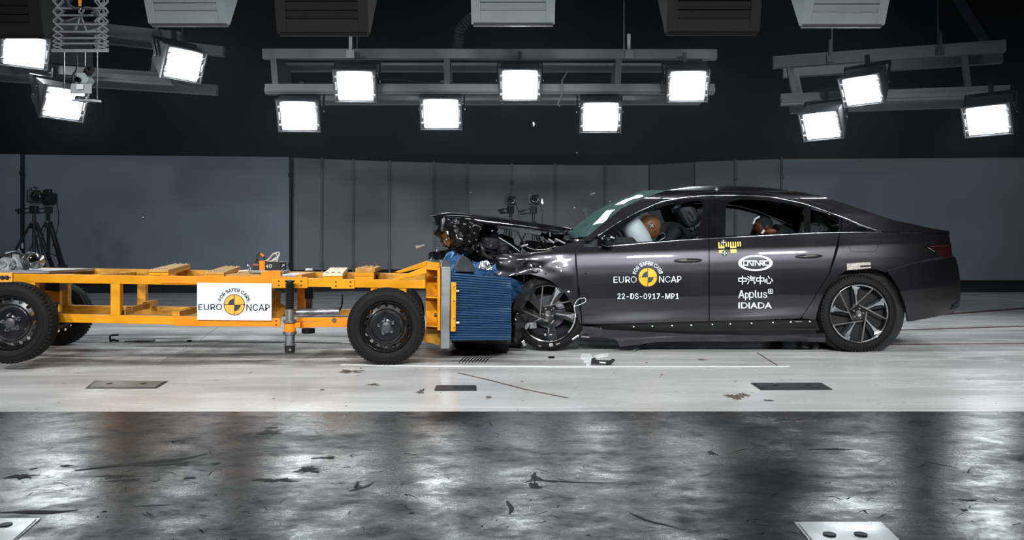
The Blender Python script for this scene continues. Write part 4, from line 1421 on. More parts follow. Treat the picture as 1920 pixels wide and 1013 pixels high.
# ------------------------------------------------------------------ lettering tools
try:                            # Blender's own interface typeface, plain sans if it is missing
    import os
    SANS = bpy.data.fonts.load(os.path.join(bpy.utils.system_resource('DATAFILES'), 'fonts', 'Inter.woff2'))
except Exception:
    SANS = None
def glyphs(s, space=1.0, plain=False):
    cu = bpy.data.curves.new('txt', 'FONT')
    if SANS and not plain:
        cu.font = SANS
    cu.body = s
    cu.size = 1.0
    cu.space_character = space
    o = bpy.data.objects.new('txt', cu)
    COL.objects.link(o)
    dg = bpy.context.evaluated_depsgraph_get()
    me = bpy.data.meshes.new_from_object(o.evaluated_get(dg))
    v = np.array([q.co[:2] for q in me.vertices]) if len(me.vertices) else np.zeros((0, 2))
    f = [tuple(p.vertices) for p in me.polygons]
    bpy.data.objects.remove(o)
    bpy.data.meshes.remove(me)
    bpy.data.curves.remove(cu)
    return v, f
def letter_rect(s, x0, y0, x1, y1, Sf, m, parent, bold=0.0, name='lettering', space=1.0, plain=False):
    """write s so that its outline fills the pixel box; Sf: pixel -> point of the surface"""
    v, f = glyphs(s, space, plain)
    lo, hi = v.min(0), v.max(0)
    g = MB()
    if isinstance(y1, tuple):   # sloping line: left and right rows
        (yt0, yt1), (yb0, yb1) = y0, y1
    else:
        yt0 = yt1 = y0
        yb0 = yb1 = y1
    for ox, oy in ([(0, 0)] if not bold else [(-bold, 0), (bold, 0), (0, -bold * .7), (0, bold * .7)]):
        pts = []
        for a, b_ in v:
            u, w_ = (a - lo[0]) / (hi[0] - lo[0]), (b_ - lo[1]) / (hi[1] - lo[1])
            pts.append(Sf(lerp(x0, x1, u) + ox, lerp(lerp(yb0, yb1, u), lerp(yt0, yt1, u), w_) + oy))
        g.add(pts, f)
    return g.build(name, m, parent)
def letter_arc(s, cx, cy, r0, r1, a0, a1, Sf, m, parent, bold=0.0, sqx=1.0):
    """write s clockwise along an arc; angles in degrees, 0 = up"""
    v, f = glyphs(s)
    lo, hi = v.min(0), v.max(0)
    g = MB()
    for ox, oy in ([(0, 0)] if not bold else [(-bold, 0), (bold, 0), (0, -bold), (0, bold)]):
        pts = []
        for a, b_ in v:
            u, w_ = (a - lo[0]) / (hi[0] - lo[0]), (b_ - lo[1]) / (hi[1] - lo[1])
            an = R(lerp(a0, a1, u))
            r = lerp(r0, r1, w_)
            pts.append(Sf(cx + math.sin(an) * r * sqx + ox, cy - math.cos(an) * r + oy))
        g.add(pts, f)
    return g.build('lettering', m, parent)
def sector(cx, cy, r0, r1, a0, a1, Sf, m, parent, name, n=14, sqx=1.0):
    rows = []
    for i in range(n + 1):
        an = R(lerp(a0, a1, i / n))
        rows.append([Sf(cx + math.sin(an) * r * sqx, cy - math.cos(an) * r) for r in (r0, r1)])
    return MB().grid(rows).build(name, m, parent)
def strokes(lines, w, Sf, m, parent, name='lettering'):
    g = MB()
    for ln in lines:
        for (a, b_) in zip(ln[:-1], ln[1:]):
            a, b_ = Vector((*a, 0)), Vector((*b_, 0))
            d = (b_ - a).normalized()
            n = Vector((-d.y, d.x, 0)) * w / 2
            e = d * w * .4
            q = [a - n - e, b_ - n + e, b_ + n + e, a + n - e]
            g.add([Sf(p.x, p.y) for p in q], [(0, 1, 2, 3)])
    return g.build(name, m, parent)
def emblem(cx, cy, r, S1, S2, S3, m_or, m_bk, parent, sqx=1.0, gap=2.2):
    sector(cx, cy, 0, r * 1.04, 0, 360, S1, m_bk, parent, 'emblem_disc', 40, sqx)
    for a in (2.4, 92.4, 182.4, 272.4):
        sector(cx, cy, r * .045, r * .97, a, a + 85.2, S2, m_or, parent, 'emblem_quarter', 14, sqx)
    for a in (270, 90):
        sector(cx, cy, 0, r * .60, a, a + 90, S3, m_bk, parent, 'emblem_quarter_dark', 14, sqx)

# sign board on the trolley
YS = YN - .03
board = tplate([(369.5, 600), (509, 601.5), (509, 531.8), (369.5, 530.3)], YS, .012, 'sign_board', 'sign_white', bevel=.001)
S_ = lambda k: (lambda x, y: T(x, y, YS - k))
letter_rect('EURO', 372, (571, 570), 416, (582, 581.4), S_(.002), 'letter_dark', board, .22)
letter_rect('NCAP', 462, (570.6, 571), 505.5, (582.8, 583.2), S_(.002), 'letter_dark', board, .22)
letter_arc('FOR SAFER CARS', 439, 572, 25, 31.5, -73, 75, S_(.002), 'letter_dark', board, .28)
emblem(439.3, 571.8, 19.3, S_(.002), S_(.004), S_(.006), 'emblem_orange', 'letter_dark', board)
# ================================================================== the car
DC = 7.985                      # distance of the car's middle plane
_zs = np.array([.12, .22, .29, .36, .50, .62, .70, .78, .85, .895, .91, .925, .95, .965, 1.39, 1.43, 1.47, 1.50, 1.54])
_ws = np.array([.86, .90, .922, .935, .945, .947, .945, .937, .924, .912, .903, .893, .879, .872, .655, .62, .56, .48, .36])
_zf = np.linspace(.1, 1.6, 1501)
_wf = np.interp(_zf, _zs, _ws)
_k = np.exp(-np.linspace(-2.5, 2.5, 41) ** 2)
_k /= _k.sum()
_wf = np.convolve(np.pad(_wf, 20, 'edge'), _k, 'valid')
def halfw(x, z):
    f = min(1, max(0, 1 - (z - 1.0) / .25))
    ze = z - .03 * (x - .9) * f
    w = float(np.interp(ze, _zf, _wf))
    t = max(0.0, (x - 3.1) / (4.2 - 3.1))
    w -= .26 * min(t, 1.25) ** 3
    return w
def S3(px, py, off=0.0):        # pixel -> point of the car's near flank
    D = 7.05
    for _ in range(14):
        x = (px - 960) * D / F
        z = CH + (HOR - py) * D / F
        D = D * .4 + .6 * (DC - halfw(x, z) - off)
    return Vector(((px - 960) * D / F, D, CH + (HOR - py) * D / F))
def far(p):
    return Vector((p.x, 2 * DC - p.y, p.z))
car = thing('sedan_car', 'dark grey sedan with its front crushed against the yellow trolley', 'car', (2.0, DC, 0))

def panel_rows(B, Tp, nu, nv, off=0.0, bend=None):
    b_ = resample([Vector((*p, 0)) for p in B], nu)
    t_ = resample([Vector((*p, 0)) for p in Tp], nu)
    rows = []
    for i in range(nu):
        row = []
        for j in range(nv):
            v = j / (nv - 1)
            x, y = lerp(b_[i][0], t_[i][0], v), lerp(b_[i][1], t_[i][1], v)
            p = S3(x, y, off)
            if bend:
                p = p + bend(x, y)
            row.append(p)
        rows.append(row)
    return rows
def skirted(rows, depth=.022):
    """a sheet with its edges folded inwards"""
    inn = lambda r: [Vector((p.x, p.y + depth, p.z)) for p in r]
    g = MB().grid(rows)
    first, last = rows[0], rows[-1]
    g.grid([inn(first), first])
    g.grid([last, inn(last)])
    g.grid([[Vector((r[0].x, r[0].y + depth, r[0].z)), r[0]] for r in rows][::-1])
    g.grid([[Vector((r[-1].x, r[-1].y + depth, r[-1].z)), r[-1]] for r in rows])
    return g
def panel(B, Tp, name, m, nu=30, nv=16, off=0.0, parent=None, bend=None, smooth=40, depth=.022, mirror=False, label=None):
    rows = panel_rows(B, Tp, nu, nv, off, bend)
    g = skirted(rows, depth)
    if mirror:
        g.v = [tuple(far(Vector(v))) for v in g.v]
        g.f = [f[::-1] for f in g.f]
    o = g.build(name, m, parent or car, smooth=smooth, weld=True)
    if label:
        o['label'] = label
    return o

# traced lines (pixels)
CHR_LO = [(1121, 463), (1154, 460.5), (1277, 450.6), (1342, 446.8), (1428, 441.8), (1525, 437.2), (1575, 436), (1641, 435.2), (1654, 434.8)]
CHR_UP = [(1106, 452), (1121, 442), (1158, 417.5), (1196, 396.7), (1237, 379), (1279, 370.4), (1319, 366.8), (1383, 365.6), (1420, 367), (1454, 370.3), (1509, 382.3), (1544, 394.3), (1579, 406.4), (1610, 419.5), (1641, 429.5), (1654, 434.8)]
ROOF = [(1092, 450), (1102, 443.3), (1135, 415), (1167, 390), (1208, 371.5), (1250, 357), (1300, 350.6), (1362, 349.2), (1410, 350.6), (1450, 353), (1483, 356.3), (1540, 368), (1586, 382.6), (1630, 397.8), (1680, 414.2), (1706, 419), (1741, 427.2), (1780, 433.6)]

# crash damage of the fender
def fender_bend(x, y):
    f = max(0, (1076 - x) / 150)
    n1 = noise.noise(Vector((x * .022, y * .045, 3.0)))
    n2 = noise.noise(Vector((x * .06, y * .05, 9.0)))
    cre = abs(((y - 486) - (x - 985) * .30)) / 10
    c2 = abs(((y - 500) + (x - 1010) * .35)) / 9
    d = f ** .8 * (.024 * n1 + .004 * n2 - .018 * math.exp(-cre * cre) + .016 * math.exp(-c2 * c2)) + .10 * f * f
    return Vector((0, d, 0))
panel([(896, 506), (914, 514), (931, 514.6), (948, 519.6), (968, 516.4), (995, 514.5), (1017, 520), (1035, 528), (1058, 548), (1075, 575), (1088, 607)],
      [(893, 482), (930, 478.5), (968, 474.3), (1021, 471), (1045, 464.5), (1062, 458), (1085, 451), (1097, 451.5), (1090, 463), (1078, 473), (1078.5, 497), (1083, 560), (1090.5, 607)],
      'front_fender', 'paint', 70, 26, bend=fender_bend, smooth=60, label='crumpled front fender')
# doors: lower skins
panel([(1092.5, 608.5), (1200, 606), (1328.8, 602.4)], [(1080, 473.5), (1092, 463.5), (1121, 463.5), (1154, 461.2), (1277, 451.4), (1328.8, 448.4)], 'front_door', 'paint', 44, 40)
fdoor = car.children[-1]
panel([(1330.4, 602.4), (1420, 600.3), (1502, 597), (1535, 543.5), (1553.5, 515)], [(1330.4, 448.4), (1342, 447.6), (1428, 442.6), (1525, 438), (1574.3, 436.8)], 'rear_door', 'paint', 44, 40)
rdoor = car.children[-1]
# rear quarter and bumper
QB = [(1504, 597.2), (1529, 600), (1535, 573.7), (1546.6, 545), (1568, 519), (1587, 507.4), (1615, 502), (1641, 505), (1661, 511), (1664, 508.8), (1700, 496.6), (1731, 489.4), (1785.4, 479.6)]
QT = [(1503.5, 597), (1536.5, 543.5), (1555, 515), (1566.5, 484), (1573.5, 461), (1576, 436.8), (1641, 436), (1655, 435.6), (1680, 436), (1720, 437), (1760, 438.5), (1779.5, 440)]
panel(QB, QT, 'rear_quarter', 'paint', 70, 34)
quarter = car.children[-1]
BB = [(1664.5, 510.4), (1673, 521), (1686, 541), (1698, 574), (1702, 604), (1735, 598), (1770, 591), (1789, 586.5), (1799, 575)]
BT = [(1665, 509.8), (1700, 497.8), (1731, 490.6), (1786, 480.6), (1792, 484), (1796.5, 500), (1801, 530), (1801.3, 552), (1799.5, 573)]
panel(BB, BT, 'rear_bumper', 'paint', 60, 30)
bumper = car.children[-1]
# side of the roof, pillars and trunk edge above the window line
RB = CHR_UP + [(1680, 435.4), (1720, 436.4), (1760, 437.9), (1780, 439.4)]
def split_len(P, n):
    return resample([Vector((*p, 0)) for p in P], n)
rail = panel(RB, ROOF, 'roof_side', 'paint', 110, 14, smooth=50, depth=.01)
panel(RB, ROOF, 'roof_side', 'paint', 90, 10, mirror=True, depth=.01)

# ditch line along the A pillar and roof, rubber
def ribbon(pts, wpx, name, m, off=.004, n=60, parent=None, mirror=False, thick=.006):
    P = smooth_curve([Vector((*p, 0)) for p in pts], n, 1)
    rows = []
    for i in range(n):
        d = P[min(i + 1, n - 1)] - P[max(i - 1, 0)]
        d = d / np.linalg.norm(d)
        nx, ny = -d[1], d[0]
        w_ = wpx if not callable(wpx) else wpx(i / (n - 1))
        r = []
        for s, o in ((-1, 0), (-1, off), (-.5, off + thick * .7), (0, off + thick), (.5, off + thick * .7), (1, off), (1, 0)):
            r.append(S3(P[i][0] + nx * s * w_ / 2, P[i][1] + ny * s * w_ / 2, o))
        rows.append(r)
    g = MB().grid(rows)
    if mirror:
        g.v = [tuple(far(Vector(v))) for v in g.v]
        g.f = [f[::-1] for f in g.f]
    return g.build(name, m, parent or car, smooth=70)
ribbon(CHR_LO, 2.0, 'window_trim', 'chrome', .003, 80)
ribbon(CHR_UP[1:], 2.2, 'window_trim', 'chrome', .004, 90)
mid = [lerp(Vector(a), Vector(b_), .42) for a, b_ in zip([tuple(q[:2]) for q in split_len(CHR_UP, 40)], [tuple(q[:2]) for q in split_len(ROOF[:14], 40)])]
ribbon([tuple(q) for q in mid[2:34]], 1.2, 'roof_seam', 'black_plastic', .001, 70, thick=.002)

# window frames (black) between trim and glass, and the black pillars
GL_F = [(1150, 457), (1158, 437), (1175, 420.5), (1204, 400.5), (1250, 384.5), (1296, 377.5), (1313, 377), (1318.5, 383), (1316, 400), (1307, 446.5)]
GL_R = [(1360, 442.5), (1361, 388), (1367, 378.5), (1385, 374.5), (1400, 374.3), (1440, 376.5), (1466, 380), (1507, 389), (1507, 436.4)]
GL_Q = [(1520, 436), (1520, 391.5), (1545, 398.5), (1573, 409), (1573, 434.6)]
def loop_frame(outer, inner, name, m, parent, off=-.004, n=80, mirror=False):
    o_ = resample([Vector((*p, 0)) for p in outer + outer[:1]], n)
    i_ = resample([Vector((*p, 0)) for p in inner + inner[:1]], n)
    # follow each ray from the middle of the opening out to the outer loop
    c = (i_[:-1].max(0) + i_[:-1].min(0)) / 2
    rows = []
    for k in range(n):
        d = i_[k] - c
        best = None
        for a, b_ in zip(outer, outer[1:] + outer[:1]):
            e = (b_[0] - a[0], b_[1] - a[1])
            den = d[0] * e[1] - d[1] * e[0]
            if abs(den) < 1e-9:
                continue
            t = ((a[0] - c[0]) * e[1] - (a[1] - c[1]) * e[0]) / den
            u = ((a[0] - c[0]) * d[1] - (a[1] - c[1]) * d[0]) / den
            if t > 0 and -1e-6 <= u <= 1 + 1e-6 and (best is None or t < best):
                best = t
        rows.append((i_[k], c + d * max(1.0, best or 1.0)))
    R_ = []
    for a, b_ in rows:
        R_.append([S3(a[0], a[1], off - .025), S3(a[0], a[1], off), S3(lerp(a[0], b_[0], .5), lerp(a[1], b_[1], .5), off + .004), S3(b_[0], b_[1], off)])
    g = MB().grid(R_)
    if mirror:
        g.v = [tuple(far(Vector(v))) for v in g.v]
        g.f = [f[::-1] for f in g.f]
    return g.build(name, m, parent, smooth=50)
OUT_F = [(1121, 462.5), (1121, 443), (1158, 418), (1196, 397.2), (1237, 379.5), (1279, 371), (1319, 367.3), (1331, 367), (1329.5, 410), (1329, 448), (1277, 451), (1200, 456.8), (1154, 460.7)]
OUT_R = [(1341, 447), (1341, 410), (1341, 367), (1383, 366), (1454, 371), (1509, 383), (1514, 385), (1514, 410), (1514, 437.7), (1428, 442)]
OUT_Q = [(1514, 437.7), (1514, 385), (1544, 395), (1579, 407), (1578, 420), (1577, 435.8), (1545, 436.8)]
loop_frame(OUT_F, GL_F, 'window_frame', 'black_gloss', fdoor)
loop_frame(OUT_R, GL_R, 'window_frame', 'black_gloss', rdoor)
loop_frame(OUT_Q, GL_Q, 'window_frame', 'black_gloss', rdoor)
panel([(1329.5, 448.3), (1342, 447.4)], [(1331, 367.2), (1341.5, 366.6)], 'pillar_cover', 'black_gloss', 6, 14, off=-.012)
pp = car.children[-1]
# corner of the front window with the mirror foot, rear triangle
def ngon(poly, name, m, off, parent, mirror=False):
    P = [S3(x, y, off) for x, y in poly]
    c = sum(P, Vector()) / len(P)
    g = MB().add([c] + P, [(0, (i + 1) % len(P) + 1, i + 1) for i in range(len(P))])
    if mirror:
        g.v = [tuple(far(Vector(v))) for v in g.v]
    return g.build(name, m, parent)
panel([(1121, 462), (1149, 459.5)], [(1121, 443.5), (1156, 420)], 'mirror_sail', 'black_gloss', 8, 8, off=-.002, parent=fdoor)
panel([(1578, 435.6), (1603, 435.0)], [(1579.5, 408), (1608, 420.5)], 'quarter_pane', 'black_gloss', 10, 8, off=-.004)
panel([(1603, 435.0), (1640, 434.8), (1653, 434.8)], [(1608, 420), (1640, 429.6), (1653, 434.4)], 'chrome_corner', 'chrome', 14, 8, off=-.002)
# glass panes
for B, Tp, par in (([(1150, 457), (1230, 452), (1307, 446.5)], [(1152, 452), (1158, 437), (1175, 420.5), (1204, 400.5), (1250, 384.5), (1296, 377.5), (1313, 377), (1318, 383)], fdoor),
                   ([(1360, 442.5), (1507, 436.4)], [(1361, 380), (1367, 378.5), (1385, 374.5), (1400, 374.3), (1440, 376.5), (1466, 380), (1507, 389)], rdoor),
                   ([(1520, 436), (1573, 434.6)], [(1520, 391.5), (1545, 398.5), (1573, 409)], rdoor)):
    rows_ = panel_rows(B, Tp, 20, 8, -.022)
    MB().grid(rows_).build('window_pane', 'window_glass', par, smooth=60)

# far flank: one body side with window openings
def far_side():
    g = MB()
    def add(B, Tp, nu=24, nv=12, off=0.0, bend=None):
        rows_ = panel_rows(B, Tp, nu, nv, off, bend)
        q = skirted(rows_)
        g.add([far(Vector(v)) for v in q.v], [f[::-1] for f in q.f])
    add([(1092.5, 608.5), (1328.8, 602.4)], [(1080, 463.5), (1154, 461.2), (1277, 451.4), (1328.8, 448.4)])
    add([(1330.4, 602.4), (1502, 597), (1535, 543.5), (1553.5, 515)], [(1330.4, 448.4), (1428, 442.6), (1525, 438), (1574.3, 436.8)])
    add(QB, QT, 40, 16)
    add(BB, BT, 40, 16)
    add([(1329, 448.3), (1342, 447.4)], [(1331, 367.2), (1341.5, 366.6)], 6, 14)
    return g.build('far_flank', 'paint', car, smooth=40)
far_side()
for o_, i_ in ((OUT_F, GL_F), (OUT_R, GL_R), (OUT_Q, GL_Q)):
    loop_frame(o_, i_, 'far_window_frame', 'black_plastic', car, mirror=True)
panel([(1578, 435.6), (1653, 434.8)], [(1579.5, 408), (1610, 420.5), (1653, 434.4)], 'far_quarter_pane', 'black_gloss', 10, 8, off=-.004, mirror=True)

# surfaces across the car: windscreen, roof, rear window, trunk lid
def across(px_line, name, m, bx, bz, n=40, nt=25, drop=0.0, k=1.0, parent=None, smooth=60, power=2):
    P = [S3(x, y) for x, y in [tuple(q[:2]) for q in resample([Vector((*p, 0)) for p in px_line], n)]]
    rows = []
    for i, p in enumerate(P):
        u = i / (n - 1)
        row = []
        w_ = (DC - p.y) * k
        for j in range(nt):
            t = -1 + 2 * j / (nt - 1)
            s = 1 - abs(t) ** power
            row.append(Vector((p.x + (bx(u) if callable(bx) else bx) * s, DC + t * w_, p.z + (bz(u) if callable(bz) else bz) * s - drop)))
        rows.append(row)
    return MB().grid(rows).build(name, m, parent or car, smooth=smooth)
across(ROOF[1:6], 'windscreen', 'screen_glass', lambda u: lerp(-.20, -.16, u), lambda u: lerp(-.02, .03, u), 30, 31)
across(ROOF[5:12], 'roof', 'paint', 0.0, lambda u: .03 + .0 * u, 40, 25)
across(ROOF[11:15], 'rear_screen', 'black_gloss', lambda u: .03, lambda u: lerp(.03, .02, u), 24, 21)
across(ROOF[14:], 'trunk_lid', 'paint', lambda u: lerp(.02, .10, u), .012, 24, 21)
across([(1741, 427.0), (1780, 433.2)], 'spoiler', 'paint', lambda u: lerp(.06, .10, u), .03, 8, 21, drop=-.004, k=.97)
# front rim of roof where screen meets it: header
# rear face
REAR = [(1780, 433.6), (1779.5, 440), (1778, 452.5), (1783, 457), (1785.6, 480), (1791, 483), (1796.5, 500), (1801, 530), (1801.3, 552), (1799.5, 575), (1789, 586.5), (1770, 591)]
across(REAR, 'rear_face', 'paint', .09, 0.0, 50, 25, power=2.5)
# tail lamp
panel([(1737, 463), (1748, 470), (1757, 477), (1770, 482.5), (1785, 480.5)], [(1734, 461), (1742, 459.2), (1760, 458.6), (1775, 458), (1782.5, 457.5)], 'tail_lamp', 'lens_red', 20, 8, off=.006, depth=.05)
tl = car.children[-1]
panel([(1734, 462.5), (1745, 469), (1756, 476.5)], [(1732.5, 459), (1744, 463.5), (1757, 470)], 'lamp_bezel', 'black_gloss', 14, 6, off=.012, parent=tl, depth=.03)
ribbon([(1740, 464), (1746, 467.5), (1753, 472)], 2.0, 'lamp_insert', 'chrome', .016, 12, parent=tl)
ribbon([(1745, 462), (1765, 461), (1778, 460.5)], 2.2, 'lamp_insert', 'lens_red', .012, 12, parent=tl)
ribbon([(1664, 509), (1700, 497.2), (1731, 490), (1786, 480)], lambda u: 1.2 + 2.4 * (u > .55), 'bumper_seam', 'black_plastic', .001, 40, thick=.001)
# exhaust trim in the bumper corner
g = MB()
p = S3(1790, 574, .004)
panel([(1783, 581), (1798, 577)], [(1786, 570), (1799, 563)], 'exhaust_trim', 'black_gloss', 8, 6, off=.004, depth=.04, parent=bumper)
panel([(1786, 578.5), (1796, 575)], [(1788, 572), (1797, 567)], 'exhaust_opening', 'inner_dark', 6, 5, off=.010, depth=.02, parent=bumper)
# reflector seam lines
ribbon([(1083, 560), (1079, 497), (1078.3, 473), (1090, 463), (1100, 452)], .9, 'door_gap', 'inner_dark', .001, 40, thick=.0005)
# fuel flap outline, door handles
pts = [(1592, 447), (1592, 464), (1597, 472), (1640, 472), (1646, 465), (1648, 443), (1640, 440.5), (1604, 440.5), (1592, 447)]
ribbon(pts, .8, 'fuel_flap', 'inner_dark', .0005, 60, parent=quarter, thick=.0005)
def handle(c, lx, ly, tilt, par):
    rows_ = []
    for i in range(17):
        u = -1 + 2 * i / 16
        r = []
        hh = ly / 2 * (1 - abs(u) ** 2.2) ** .6 + .2
        for j in range(9):
            v = -1 + 2 * j / 8
            x, y = c[0] + u * lx / 2, c[1] + tilt * u + v * hh
            r.append(S3(x, y, .002 + .016 * (1 - v * v) * (1 - u ** 4)))
        rows_.append(r)
    MB().grid(rows_).build('door_handle', 'paint', par, smooth=70)
    rows_ = []
    for i in range(17):
        u = -1 + 2 * i / 16
        hh = ly / 2 * (1 - abs(u) ** 2.2) ** .6 + 1.1
        rows_.append([S3(c[0] + u * (lx / 2 + 1.5), c[1] + tilt * u + v * hh, .0015) for v in (-1, 0, 1)])
    MB().grid(rows_).build('handle_recess', 'inner_dark', par, smooth=70)
handle((1290, 488.8), 50, 6.5, -.6, fdoor)
handle((1516.5, 481), 49, 6.0, -.6, rdoor)
# crease lines of the doors: a thin raised shoulder
# mirror: smashed black housing
c = S3(1140, 452, .10)
g = MB()
g.ball(c, (.065, .09, .055), 18, 12)
for i, v in enumerate(g.v):
    q = Vector(v)
    k = 1 + .22 * noise.noise(q * 14)
    g.v[i] = tuple(c + (q - c) * k)
mir = g.build('wing_mirror', 'black_gloss', fdoor, smooth=40)
MB().bar(c + Vector((-.02, 0, -.02)), S3(1132, 462, -.02), .06, .03).build('mirror_stalk', 'black_plastic', mir)
MB().box(c + Vector((.03, -.085, .03)), (.03, .02, .012), (.3, .2, .5)).build('mirror_shard', 'chrome', mir)
# body inside, floor, tunnel of the wheel houses
def inner():
    g = MB()
    zf = .24
    x0, x1 = .62, 4.05
    for s in (-1, 1):
        yv = DC + s * .80
        P = [(.75, .25), (3.0, .25), (3.0, .60), (3.25, .72), (3.7, .60), (3.85, .45), (3.95, .6), (3.9, .9), (2.9, .93), (.80, .86)]
        g.prism([Vector((x, yv - .01, z)) for x, z in P], (0, .02, 0))
    g.hexa([(x0, DC - .86, .19), (2.95, DC - .84, .19), (2.95, DC + .84, .19), (x0, DC + .86, .19), (x0, DC - .86, .27), (2.95, DC - .84, .27), (2.95, DC + .84, .27), (x0, DC + .86, .27)])
    g.hexa([(2.95, DC - .66, .19), (3.8, DC - .6, .36), (3.8, DC + .6, .36), (2.95, DC + .66, .19), (2.95, DC - .66, .27), (3.8, DC - .6, .44), (3.8, DC + .6, .44), (2.95, DC + .66, .27)])
    g.box((.72, DC, .58), (.08, 1.6, .62))          # bulkhead
    g.box((3.35, DC, .75), (.05, 1.5, .55))
    return g.build('inner_body', 'inner_dark', car)
inner()
# sill cladding, bolts and the torn off skirt
panel([(1094, 627), (1200, 632), (1330, 634), (1460, 634), (1531, 630)], [(1093, 609), (1200, 606.6), (1330, 603), (1460, 599.5), (1531, 600.4)], 'sill', 'black_plastic', 50, 8, off=-.03)
sill = car.children[-1]
for (x, y) in ((1127, 617), (1188, 613), (1223, 612), (1260, 611), (1296, 610), (1335.5, 608.7), (1369, 607.6), (1409, 606.3), (1449, 605), (1482.5, 604), (1518, 603)):
    MB().lathe([(0, 0), (0, .008), (.008, .006), (.010, 0)], S3(x, y, -.026), (0, -1, 0), 8).build('sill_clip', 'marker_white', sill)
MB().box(S3(1497, 603.3, -.026), (.06, .006, .008)).build('sill_tag', 'dull_steel', sill)
def skirt_bend(x, y):
    return Vector((0, -.05 + .010 * noise.noise(Vector((x * .012, y * .03, 2))) + .04 * math.sin((x - 1090) / 460 * pi), 0))
panel([(1090, 632), (1140, 633), (1155, 636), (1161, 650.5), (1195, 646), (1234, 641), (1330, 640.5), (1460, 639.8), (1544, 640.5)],
      [(1092, 611), (1115, 613), (1134, 617.5), (1165, 619), (1230, 623), (1290, 626), (1342, 627.7), (1460, 629), (1543, 623.5)], 'side_skirt', 'paint', 90, 12, bend=skirt_bend, smooth=50, label='side skirt hanging loose under the doors')
# tag on the rear wheel arch
panel([(1588, 507), (1633, 503)], [(1588, 494.5), (1632, 491.5)], 'number_tag', 'tag_paper', 10, 5, off=.004, depth=.003)
panel([(1613, 501.5), (1638, 500)], [(1613, 498), (1638, 497)], 'arch_dent', 'inner_dark', 8, 4, off=.007, depth=.003)
# dark wheel house liner
for cx in (1614,):
    p = S3(cx, 590, -.06)
    MB().lathe([(0, .395), (.5, .395), (.5, .0)], p + Vector((0, 0, .02)), (0, 1, 0), 30).build('wheel_house', 'inner_dark', car)

